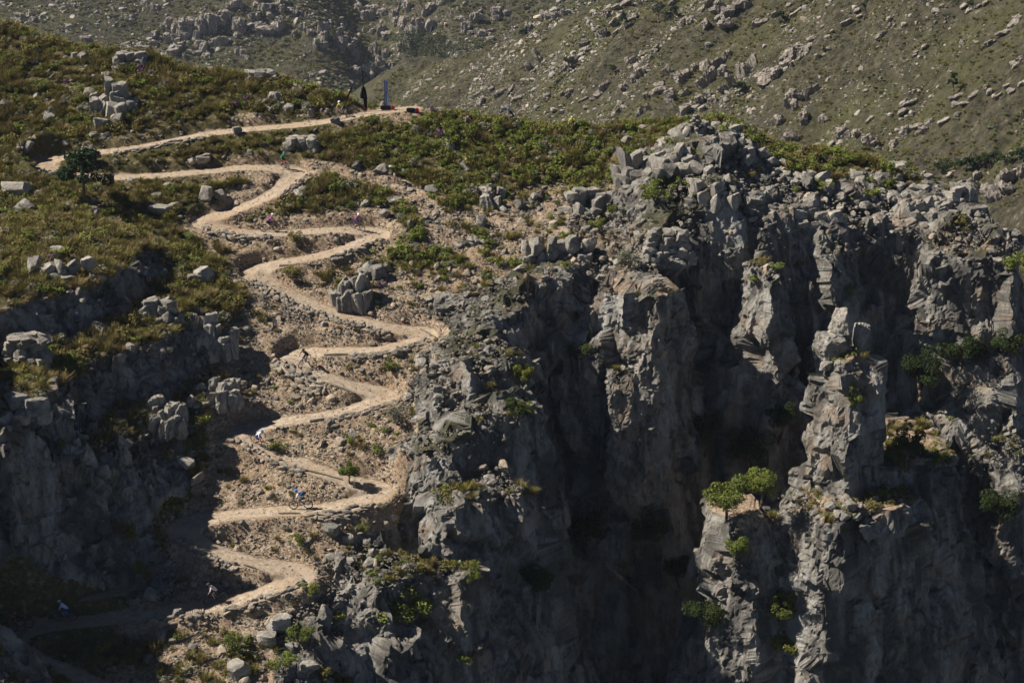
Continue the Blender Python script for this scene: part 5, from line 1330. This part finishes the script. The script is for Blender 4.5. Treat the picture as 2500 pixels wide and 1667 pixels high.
# ------------------------------------------------------------------ flags and event barriers by the start of the descent
MAT['black_cloth'] = make_plain('black_cloth', (0.012, 0.012, 0.014), 0.8, 0.2, 3)
MAT['blue_cloth'] = make_plain('blue_cloth', (0.42, 0.48, 0.80), 0.7, 0.1, 3)
MAT['navy'] = make_plain('navy_print', (0.05, 0.07, 0.30), 0.7, 0.1, 3)
MAT['red_cloth'] = make_plain('red_cloth', (0.55, 0.02, 0.03), 0.6, 0.15, 3)
MAT['white_cloth'] = make_plain('white_cloth', (0.7, 0.7, 0.72), 0.7, 0.1, 3)
MAT['teal'] = make_plain('teal_print', (0.1, 0.32, 0.36), 0.7, 0.1, 3)

def cloth_mesh(name, outline, mat, fold=0.08, seed=0, thick=0.012):
    """A hanging cloth: rows of (half width left, right, height) with folds, a little thick."""
    r = np.random.default_rng(seed); bm = bmesh.new(); rows = []
    for k, (l, rr, z) in enumerate(outline):
        row = [bm.verts.new((l + (rr - l) * t / 6, fold * math.sin(t * 1.9 + 0.5 * k + seed) + 0.01 * r.normal(), z)) for t in range(7)]
        rows.append(row)
    for a, b in zip(rows, rows[1:]):
        for i in range(6):
            bm.faces.new((a[i], a[i + 1], b[i + 1], b[i]))
    bmesh.ops.solidify(bm, geom=bm.faces[:], thickness=thick)
    bmesh.ops.recalc_face_normals(bm, faces=bm.faces[:])
    return bm_mesh(name, bm, [mat], True, 40)

def up_pole(name, h, r0, parent, loc=(0, 0, 0), tilt=(0, 0), mat=None):
    return place(name, rod_mesh(name, h, r0, r0 * 0.6, mat or MAT['black_cloth'], 6), loc, (tilt[0], -math.pi / 2 + tilt[1], 0), parent=parent)

fx, fy, _ = FLAGS[0]
f = empty('flag', (fx, fy, ground_z(fx, fy))); tag(f, 'black banner hanging twisted on a tall pole beside the trail', 'flag')
up_pole('pole', 4.0, 0.075, f, tilt=(0, -0.04))
place('cloth', cloth_mesh('cloth', [(-0.02, 0.05, 2.55), (-0.16, 0.2, 2.35), (-0.26, 0.3, 1.9), (-0.34, 0.36, 1.4), (-0.3, 0.38, 1.32), (0.02, 0.36, 1.25), (0.06, 0.34, 0.7), (0.1, 0.36, 0.45)], MAT['black_cloth'], 0.1, 1), (-0.1, 0, 0), parent=f)
place('weight', cloth_mesh('weight', [(0.12, 0.36, 0.45), (0.1, 0.4, 0.3), (0.14, 0.32, 0.1)], MAT['red_cloth'], 0.08, 2, 0.06), (-0.1, 0, 0), parent=f)
fx, fy, _ = FLAGS[1]
f = empty('flag', (fx, fy, ground_z(fx, fy))); tag(f, 'pale blue feather banner standing upright among the barriers', 'flag')
up_pole('pole', 3.0, 0.04, f)
place('cloth', cloth_mesh('cloth', [(0.0, 0.22, 2.95), (0.0, 0.28, 2.5), (0.0, 0.32, 1.9), (0.0, 0.34, 1.4), (0.0, 0.33, 0.9), (0.0, 0.27, 0.45), (0.0, 0.05, 0.18)], MAT['blue_cloth'], 0.03, 3), (0.02, 0, 0), parent=f)
for k in range(9):
    place('print_mark', cloth_mesh('print_mark', [(0.09, 0.17, 0.05), (0.09, 0.17, 0.0)], MAT['navy'], 0.004, k, 0.006), (0.02, -0.045, 0.75 + 0.13 * k), parent=f)
fx, fy, _ = FLAGS[2]
f = empty('flag', (fx, fy, ground_z(fx, fy))); tag(f, 'thin leaning flag pole with its dark cloth wrapped round it', 'flag')
up_pole('pole', 3.2, 0.045, f, tilt=(0, 0.42))
place('cloth', cloth_mesh('cloth', [(-0.04, 0.04, 1.5), (-0.07, 0.07, 0.9), (-0.08, 0.08, 0.2), (-0.03, 0.03, 0.0)], MAT['black_cloth'], 0.04, 5), (0.52, -0.02, 1.15), (0, 0.42, 0), parent=f)
for (x, y, _), (ln, label) in zip(BARRIERS, ((1.75, 'soft black and red barrier behind the pale blue banner'), (1.5, 'lower black and red barrier right of the banners'), (1.7, 'black and red barrier lying on the ridge below the far riders'))):
    b = empty('event_barrier', (x, y, ground_z(x, y)), -0.1); tag(b, label, 'barrier'); b.scale = (0.78, 0.78, 0.72)
    def pad(name, x0, x1, mat):
        bm = bmesh.new(); bmesh.ops.create_cube(bm, size=1.0)
        bmesh.ops.bevel(bm, geom=bm.edges[:], offset=0.12, segments=2, affect='EDGES')
        place(name, bm_mesh(name, bm, [mat], True, 40), ((x0 + x1) / 2, 0, 0.3), (0, 0, 0), (x1 - x0, 0.42, 0.56), parent=b)
    pad('body', -ln / 2, ln / 2 - 0.42, MAT['black_cloth']); pad('band', ln / 2 - 0.44, ln / 2 - 0.36, MAT['teal']); pad('end_cap', ln / 2 - 0.38, ln / 2, MAT['red_cloth'])

# ------------------------------------------------------------------ bicycles
MAT['tyre'] = make_plain('tyre_rubber', (0.02, 0.02, 0.02), 0.8)
MAT['rim'] = make_plain('dusty_rim', (0.24, 0.22, 0.19), 0.5)
MAT['saddle'] = make_plain('saddle_black', (0.02, 0.02, 0.02), 0.6)
FRAME_PAINT = [make_plain('frame_paint_%s' % c, rgb, 0.35, 0.05) for c, rgb in (('black', (0.03, 0.03, 0.03)), ('white', (0.6, 0.6, 0.62)), ('red', (0.4, 0.03, 0.03)), ('blue', (0.05, 0.1, 0.4)))]

def ring_mesh(name, R, r, mat, seg=28, ring=6):
    bm = bmesh.new(); vs = []
    for i in range(seg):
        a = 2 * math.pi * i / seg
        vs.append([bm.verts.new(((R + r * math.cos(b)) * math.cos(a), r * math.sin(b), (R + r * math.cos(b)) * math.sin(a))) for b in [2 * math.pi * j / ring for j in range(ring)]])
    for i in range(seg):
        for j in range(ring):
            bm.faces.new((vs[i][j], vs[(i + 1) % seg][j], vs[(i + 1) % seg][(j + 1) % ring], vs[i][(j + 1) % ring]))
    bmesh.ops.recalc_face_normals(bm, faces=bm.faces[:])
    return bm_mesh(name, bm, [mat], True)

tyre_mesh = ring_mesh('tyre', 0.335, 0.032, MAT['tyre'])
bm = bmesh.new()
for i in range(14):
    a = 2 * math.pi * i / 14
    limb(bm, (0, 0.03 * (-1) ** i, 0), (0.31 * math.cos(a), 0, 0.31 * math.sin(a)), 0.005, 0.004, 4)
limb(bm, (0, -0.05, 0), (0, 0.05, 0), 0.03, 0.03, 8)
spoke_mesh = bm_mesh('rim', bm, [MAT['rim']], True)
rim_only = ring_mesh('rim_ring', 0.30, 0.014, MAT['rim'], 28, 5)
bm = bmesh.new(); bm.from_mesh(rim_only); bm.from_mesh(spoke_mesh); spoke_mesh = bm_mesh('rim', bm, [MAT['rim']], True)

def tubes(name, pairs, mat, parent, seg=7):
    bm = bmesh.new()
    for a, b, r in pairs:
        limb(bm, a, b, r, r, seg)
    return place(name, bm_mesh(name, bm, [mat], True, 50), (0, 0, 0), parent=parent)

def bicycle(x, y, z, yaw, roll, pitch, paint, label):
    b = empty('bicycle', (x, y, z)); b.rotation_euler = (roll, pitch, yaw); tag(b, label, 'bicycle')
    for hx in (-0.54, 0.60):
        w = bpy.data.objects.new('wheel', None); w.location = (hx, 0, 0.367); link(w, parent=b)
        place('tyre', tyre_mesh, (0, 0, 0), parent=w); place('rim', spoke_mesh, (0, 0, 0), parent=w)
    tubes('frame', [((-0.06, 0, 0.33), (-0.2, 0, 0.84), 0.02), ((-0.06, 0, 0.33), (0.40, 0, 0.72), 0.026), ((-0.17, 0, 0.72), (0.39, 0, 0.80), 0.022), ((0.37, 0, 0.86), (0.42, 0, 0.70), 0.026),
                    ((-0.06, 0.06, 0.33), (-0.54, 0.06, 0.367), 0.013), ((-0.06, -0.06, 0.33), (-0.54, -0.06, 0.367), 0.013), ((-0.17, 0.04, 0.70), (-0.54, 0.06, 0.367), 0.011), ((-0.17, -0.04, 0.70), (-0.54, -0.06, 0.367), 0.011)], paint, b)
    tubes('fork', [((0.42, 0.06, 0.70), (0.60, 0.06, 0.367), 0.017), ((0.42, -0.06, 0.70), (0.60, -0.06, 0.367), 0.017), ((0.42, -0.06, 0.70), (0.42, 0.06, 0.70), 0.02)], MAT['tyre'], b)
    tubes('handlebar', [((0.37, 0, 0.86), (0.42, 0, 0.97), 0.02), ((0.42, -0.34, 0.98), (0.44, -0.1, 0.97), 0.014), ((0.44, -0.1, 0.97), (0.44, 0.1, 0.97), 0.014), ((0.44, 0.1, 0.97), (0.42, 0.34, 0.98), 0.014)], MAT['tyre'], b)
    tubes('crank', [((-0.06, 0.09, 0.33), (0.10, 0.09, 0.37), 0.012), ((-0.06, -0.09, 0.33), (-0.22, -0.09, 0.29), 0.012), ((-0.06, -0.09, 0.33), (-0.06, 0.09, 0.33), 0.03), ((0.10, 0.06, 0.37), (0.10, 0.18, 0.37), 0.02), ((-0.22, -0.18, 0.29), (-0.22, -0.06, 0.29), 0.02)], MAT['saddle'], b)
    bm = bmesh.new(); bmesh.ops.create_uvsphere(bm, u_segments=10, v_segments=6, radius=0.5)
    for v in bm.verts:
        v.co.y *= 0.5 if v.co.x > 0 else 1.0
    place('saddle', bm_mesh('saddle', bm, [MAT['saddle']], True), (-0.23, 0, 0.90), (0, 0.05, 0), (0.28, 0.15, 0.07), parent=b)
    return b

# ------------------------------------------------------------------ people
SKIN = make_plain('skin', (0.42, 0.26, 0.18), 0.6, 0.1)
SHOE = make_plain('shoe', (0.05, 0.05, 0.05), 0.6, 0.2)
HAIR = make_plain('hair', (0.06, 0.04, 0.025), 0.7, 0.2)
paint_cache = {}
def cloth_of(rgb):
    key = tuple(rgb)
    if key not in paint_cache:
        paint_cache[key] = make_plain('fabric_%02d' % len(paint_cache), rgb, 0.8, 0.2, 5)
    return paint_cache[key]

def body_chain(pose):
    """Joints (name: place, radius) and bones (a, b, region) of one figure from a few pose points."""
    J, Bn = {}, []
    def j(n, p, r):
        J[n] = (Vector(p), r)
    def b(a, c, reg):
        Bn.append((a, c, reg))
    P = {k: Vector(v) for k, v in pose.items()}
    j('pelvis', P['pelvis'], 0.125); j('waist', P['pelvis'].lerp(P['chest'], 0.45), 0.118); j('chest', P['chest'], 0.135); j('neck', P['neck'], 0.055); j('head', P['head'], 0.088); j('crown', P['head'] + (P['head'] - P['neck']).normalized() * 0.09, 0.072)
    fwd = P['face']; j('chin', P['head'] + fwd * 0.06 - (P['head'] - P['neck']).normalized() * 0.06, 0.045); j('nose', P['head'] + fwd * 0.112, 0.016)
    b('pelvis', 'waist', 'top'); b('waist', 'chest', 'top'); b('chest', 'neck', 'top'); b('neck', 'head', 'skin'); b('head', 'crown', 'skin'); b('head', 'chin', 'skin'); b('head', 'nose', 'skin')
    for s in ('l', 'r'):
        j('shoulder' + s, P['shoulder' + s], 0.068); j('elbow' + s, P['elbow' + s], 0.044); j('wrist' + s, P['wrist' + s], 0.03)
        hd = (P['wrist' + s] - P['elbow' + s]).normalized(); j('palm' + s, P['wrist' + s] + hd * 0.07, 0.034)
        b('chest', 'shoulder' + s, 'top'); b('shoulder' + s, 'elbow' + s, 'sleeve'); b('elbow' + s, 'wrist' + s, 'skin'); b('wrist' + s, 'palm' + s, 'skin')
        side = hd.cross(Vector((0, 0, 1))).normalized(); dn = side.cross(hd)
        if dn.z > 0:
            dn = -dn
        for q, (o, ln) in enumerate(((-0.03, 0.06), (-0.01, 0.07), (0.01, 0.066), (0.03, 0.052))):
            m = J['palm' + s][0] + hd * ln * 0.6 + side * o; j('knuckle%d%s' % (q, s), m, 0.0095); j('tip%d%s' % (q, s), m + hd * ln * 0.25 + dn * ln * 0.6, 0.008)
            b('palm' + s, 'knuckle%d%s' % (q, s), 'skin'); b('knuckle%d%s' % (q, s), 'tip%d%s' % (q, s), 'skin')
        t = J['wrist' + s][0] + hd * 0.03 + side * (0.045 if s == 'l' else -0.045); j('thumb' + s, t, 0.011); j('thumbtip' + s, t + hd * 0.045 + dn * 0.015, 0.009)
        b('wrist' + s, 'thumb' + s, 'skin'); b('thumb' + s, 'thumbtip' + s, 'skin')
        j('hip' + s, P['hip' + s], 0.1); j('knee' + s, P['knee' + s], 0.06); j('ankle' + s, P['ankle' + s], 0.042); j('calf' + s, P['knee' + s].lerp(P['ankle' + s], 0.35), 0.06)
        j('thigh' + s, P['hip' + s].lerp(P['knee' + s], 0.5), 0.085)
        j('toe' + s, P['toe' + s], 0.035)
        b('pelvis', 'hip' + s, 'shorts'); b('hip' + s, 'thigh' + s, 'shorts'); b('thigh' + s, 'knee' + s, 'leg'); b('knee' + s, 'calf' + s, 'skin'); b('calf' + s, 'ankle' + s, 'skin'); b('ankle' + s, 'toe' + s, 'shoe')
    return J, Bn

pending = []
def person(loc, yaw, pose, colors, label, tilt=(0, 0), category='person'):
    J, Bn = body_chain(pose); keys = list(J)
    me = bpy.data.meshes.new('person')
    me.from_pydata([J[k][0] for k in keys], [(keys.index(a), keys.index(c)) for a, c, _ in Bn], [])
    o = bpy.data.objects.new('person', me); link(o); o.location = loc; o.rotation_euler = (tilt[0], tilt[1], yaw)
    tag(o, label, category)
    o.modifiers.new('skin', 'SKIN'); o.modifiers.new('smooth', 'SUBSURF').levels = 1
    o.modifiers['smooth'].render_levels = 1
    for k, v in zip(keys, me.skin_vertices[0].data):
        v.radius = (J[k][1], J[k][1]); v.use_root = (k == 'pelvis')
    pending.append((o, J, Bn, colors))
    return o

def finish_people():
    """Grow the skins once, then give each stretch of the body its cloth or skin."""
    dg = bpy.context.evaluated_depsgraph_get(); dg.update()
    done = []
    for o, J, Bn, colors in pending:
        me = bpy.data.meshes.new_from_object(o.evaluated_get(dg)); done.append((o, me, J, Bn, colors))
    for o, me, J, Bn, colors in done:
        o.modifiers.clear(); o.data = me; me.name = 'person'
        me.materials.clear()
        regs = ['top', 'sleeve', 'shorts', 'leg', 'skin', 'shoe']
        for rg in regs:
            me.materials.append(colors[rg])
        ctr = np.empty(len(me.polygons) * 3, np.float32); me.polygons.foreach_get('center', ctr); ctr = ctr.reshape(-1, 3)
        best = np.full(len(ctr), 9e9); mi = np.zeros(len(ctr), np.int32)
        for a, c, rg in Bn:
            A, B_ = np.array(J[a][0]), np.array(J[c][0]); e = B_ - A
            t = np.clip(((ctr - A) @ e) / (e @ e + 1e-9), 0, 1)
            d = np.linalg.norm(ctr - A - t[:, None] * e, axis=1) - (J[a][1] * (1 - t) + J[c][1] * t)
            m = d < best; best[m] = d[m]; mi[m] = regs.index(rg)
        me.polygons.foreach_set('material_index', mi); me.polygons.foreach_set('use_smooth', np.ones(len(ctr), bool)); me.update()

def dome_mesh(name, mat, squash=0.8, brim=0.0, vents=0):
    bm = bmesh.new(); bmesh.ops.create_uvsphere(bm, u_segments=16, v_segments=10, radius=1.0)
    bmesh.ops.delete(bm, geom=[v for v in bm.verts if v.co.z < -0.25], context='VERTS')
    for v in bm.verts:
        v.co.z *= squash
        if vents and abs(math.sin(v.co.y * 7)) > 0.85 and v.co.z > 0.1:
            v.co *= 0.94
    if brim:
        low = [v for v in bm.verts if v.co.z < -0.05]
        ring = sorted(low, key=lambda v: math.atan2(v.co.y, v.co.x)); n = 20
        A = [bm.verts.new((0.93 * math.cos(t), 0.93 * math.sin(t), 0.0)) for t in [2 * math.pi * i / n for i in range(n)]]
        B_ = [bm.verts.new((brim * math.cos(t), brim * math.sin(t), -0.12 + 0.1 * math.sin(2 * t))) for t in [2 * math.pi * i / n for i in range(n)]]
        for i in range(n):
            bm.faces.new((A[i], A[(i + 1) % n], B_[(i + 1) % n], B_[i]))
    bmesh.ops.solidify(bm, geom=bm.faces[:], thickness=0.06)
    return bm_mesh(name, bm, [mat], True, 50)

def ride_pose(stand):
    s = stand
    return dict(pelvis=(-0.26 - 0.06 * s, 0, 0.99 + 0.05 * s), chest=(0.10, 0, 1.26 + 0.03 * s), neck=(0.22, 0, 1.42 + 0.03 * s), head=(0.30, 0, 1.55 + 0.03 * s), face=(0.92, 0, -0.38),
                shoulderl=(0.15, 0.18, 1.34 + 0.03 * s), shoulderr=(0.15, -0.18, 1.34 + 0.03 * s), elbowl=(0.27, 0.32, 1.13), elbowr=(0.27, -0.32, 1.13), wristl=(0.38, 0.30, 1.01), wristr=(0.38, -0.30, 1.01),
                hipl=(-0.24, 0.09, 0.95), hipr=(-0.24, -0.09, 0.95), kneel=(0.16, 0.12, 0.80), kneer=(0.10, -0.12, 0.66), anklel=(0.04, 0.12, 0.43), ankler=(-0.26, -0.12, 0.36), toel=(0.17, 0.12, 0.39), toer=(-0.11, -0.12, 0.31))

for k, (x, y, hd, jersey, shorts, helmet, label) in enumerate(RIDERS):
    yaw = math.radians(hd); c, s = math.cos(yaw), math.sin(yaw)
    zf, zr = ground_z(x + 0.6 * c, y + 0.6 * s), ground_z(x - 0.54 * c, y - 0.54 * s)
    z = (zf + zr) / 2 + 0.005; pitch = -math.atan2(zf - zr, 1.14); roll = (0.16 if 'bend' in label else 0.0) * (1 if k % 2 else -1)
    who = label.split(' with')[0].split(' leaning')[0].split(' riding')[0].split(' at ')[0].split(' on ')[0].split(' far ')[0].split(' by ')[0].replace('cyclist in ', '').replace('cyclist all in ', 'all ')
    bicycle(x, y, z, yaw, roll, pitch, FRAME_PAINT[(k * 7 + 1) % 4], 'mountain bike under the cyclist in ' + who.replace('all ', 'all ') + (' on the bottom leg' if 'shade' in label else ''))
    cl = cloth_of(jersey)
    p = person((x, y, z), yaw, ride_pose(0.5 if 'bend' in label else 0), dict(top=cl, sleeve=cl, shorts=cloth_of(shorts), leg=cloth_of(shorts), skin=SKIN, shoe=SHOE), label, (roll, pitch))
    place('helmet', dome_mesh('helmet', cloth_of(helmet), 0.85, 0, 1), (0.315, 0, 1.60 + (0.015 if 'bend' in label else 0)), (0, 0.25, 0), (0.155, 0.115, 0.125), parent=p)
    if 'backpack' in label:
        bm = bmesh.new(); bmesh.ops.create_cube(bm, size=1.0); bmesh.ops.bevel(bm, geom=bm.edges[:], offset=0.2, segments=3, affect='EDGES')
        place('backpack', bm_mesh('backpack', bm, [cloth_of((0.02, 0.06, 0.16))], True), (-0.14, 0, 1.32), (0, -0.85, 0), (0.24, 0.30, 0.44), parent=p)

def sit_pose(h=0.42):
    return dict(pelvis=(0, 0, h + 0.1), chest=(0.07, 0, h + 0.48), neck=(0.12, 0, h + 0.66), head=(0.18, 0, h + 0.80), face=(0.93, 0, -0.3), shoulderl=(0.07, 0.2, h + 0.57), shoulderr=(0.07, -0.2, h + 0.57),
                elbowl=(0.22, 0.27, h + 0.32), elbowr=(0.22, -0.27, h + 0.32), wristl=(0.42, 0.15, h + 0.26), wristr=(0.42, -0.15, h + 0.26), hipl=(0.02, 0.1, h + 0.08), hipr=(0.02, -0.1, h + 0.08),
                kneel=(0.44, 0.15, h + 0.14), kneer=(0.46, -0.13, h + 0.10), anklel=(0.46, 0.15, 0.1), ankler=(0.5, -0.12, 0.08), toel=(0.62, 0.17, 0.04), toer=(0.66, -0.12, 0.04))

def stand_pose(bend=0.0):
    b = bend
    return dict(pelvis=(0, 0, 0.96), chest=(0.10 + 0.3 * b, 0, 1.32 - 0.12 * b), neck=(0.14 + 0.5 * b, 0, 1.49 - 0.2 * b), head=(0.19 + 0.58 * b, 0, 1.62 - 0.25 * b), face=(0.92, 0, -0.35), shoulderl=(0.10 + 0.38 * b, 0.2, 1.42 - 0.16 * b), shoulderr=(0.10 + 0.38 * b, -0.2, 1.42 - 0.16 * b),
                elbowl=(0.18 + 0.4 * b, 0.29, 1.14 - 0.2 * b), elbowr=(0.18 + 0.4 * b, -0.29, 1.14 - 0.2 * b), wristl=(0.30 + 0.5 * b, 0.18 if b else 0.27, 0.98 - 0.1 * b), wristr=(0.30 + 0.5 * b, -0.18 if b else -0.27, 0.98 - 0.1 * b),
                hipl=(0, 0.1, 0.92), hipr=(0, -0.1, 0.92), kneel=(0.05, 0.15, 0.5), kneer=(0.03, -0.16, 0.5), anklel=(-0.02, 0.18, 0.09), ankler=(-0.02, -0.2, 0.09), toel=(0.13, 0.2, 0.04), toer=(0.13, -0.22, 0.04))

STRAW = make_plain('straw_hat', (0.62, 0.45, 0.22), 0.8, 0.15)
def hat(p, pose, mat, brim, scale=0.115):
    h = Vector(pose['head'])
    place('hat', dome_mesh('hat', mat, 0.8, brim), (h.x + 0.01, h.y, h.z + 0.07), (0, 0.25, 0), (scale, scale, scale), parent=p)
x, y, z = STANDER[0]
ps = stand_pose(0.35)
p = person((x, y, ground_z(x, y)), math.radians(-165), ps, dict(top=cloth_of((0.05, 0.06, 0.075)), sleeve=cloth_of((0.05, 0.06, 0.075)), shorts=cloth_of((0.6, 0.54, 0.45)), leg=SKIN, skin=SKIN, shoe=SHOE), 'photographer in a pale sun hat and dark shirt standing on the footpath')
hat(p, ps, cloth_of((0.65, 0.65, 0.62)), 1.6)
cam_o = empty('photo_camera', (x + 0.62 * math.cos(math.radians(-165)), y + 0.62 * math.sin(math.radians(-165)), ground_z(x, y) + 0.93), math.radians(-165)); tag(cam_o, 'small dark camera held by the photographer on the footpath', 'camera')
bm = bmesh.new(); bmesh.ops.create_cube(bm, size=1.0); bmesh.ops.bevel(bm, geom=bm.edges[:], offset=0.12, segments=2, affect='EDGES')
place('body', bm_mesh('body', bm, [MAT['saddle']], True, 40), (0, 0, 0), scale=(0.09, 0.16, 0.11), parent=cam_o)
place('lens', rod_mesh('lens', 0.14, 0.045, 0.05, MAT['saddle'], 10), (0.03, 0, 0), parent=cam_o)
sit_specs = [('person in a straw hat and blue shirt sitting under the cliff-top blocks', (0.22, 0.3, 0.45), (0.2, 0.18, 0.2), -40, 'straw'), ('person in a white cap and navy top sitting on the cliff ledge', (0.03, 0.06, 0.12), (0.06, 0.07, 0.1), -20, 'white'),
             ('person in a navy shirt and grey shorts standing on the shaded ledge', (0.03, 0.035, 0.07), (0.28, 0.28, 0.33), -60, None), ('person in a grey cap crouching on the sunlit boulder ledge', (0.05, 0.05, 0.06), (0.3, 0.22, 0.2), -10, 'grey')]
for (x, y, z), (label, top, low, hd, hk) in zip(SITTERS, sit_specs):
    ps = stand_pose(0.0) if 'standing' in label else sit_pose(0.3 if 'crouching' in label else 0.42)
    cl = cloth_of(top)
    zz = surface_z(x, y, z) + 0.03
    p = person((x, y, zz), math.radians(hd), ps, dict(top=cl, sleeve=cl, shorts=cloth_of(low), leg=cloth_of(low), skin=SKIN, shoe=SHOE), label)
    if hk:
        hat(p, ps, STRAW if hk == 'straw' else cloth_of((0.7, 0.68, 0.62) if hk == 'white' else (0.3, 0.3, 0.3)), 1.75 if hk == 'straw' else 1.2)
    else:
        place('hair', dome_mesh('hair', HAIR, 0.9), (Vector(ps['head']).x - 0.01, 0, Vector(ps['head']).z + 0.045), (0, -0.2, 0), (0.105, 0.1, 0.1), parent=p)
finish_people()
# ------------------------------------------------------------------ the air of the valley
bm = bmesh.new(); bmesh.ops.create_cube(bm, size=1.0)
hz = bpy.data.meshes.new('haze'); bm.to_mesh(hz); bm.free()
hm = bpy.data.materials.new('valley_air'); hm.use_nodes = True
ht = hm.node_tree; ht.nodes.remove(ht.nodes['Principled BSDF'])
pv = ht.nodes.new('ShaderNodeVolumePrincipled'); pv.inputs['Color'].default_value = (0.70, 0.78, 0.95, 1); pv.inputs['Density'].default_value = 0.00007; pv.inputs['Anisotropy'].default_value = 0.2
ht.links.new(pv.outputs[0], ht.nodes['Material Output'].inputs['Volume'])
hz.materials.append(hm)
o = place('haze', hz, (0, 900, -3), (0, 0, 0), (3040, 3040, 270))
tag(o, 'thin blue haze filling the valley', None, None, 'stuff')
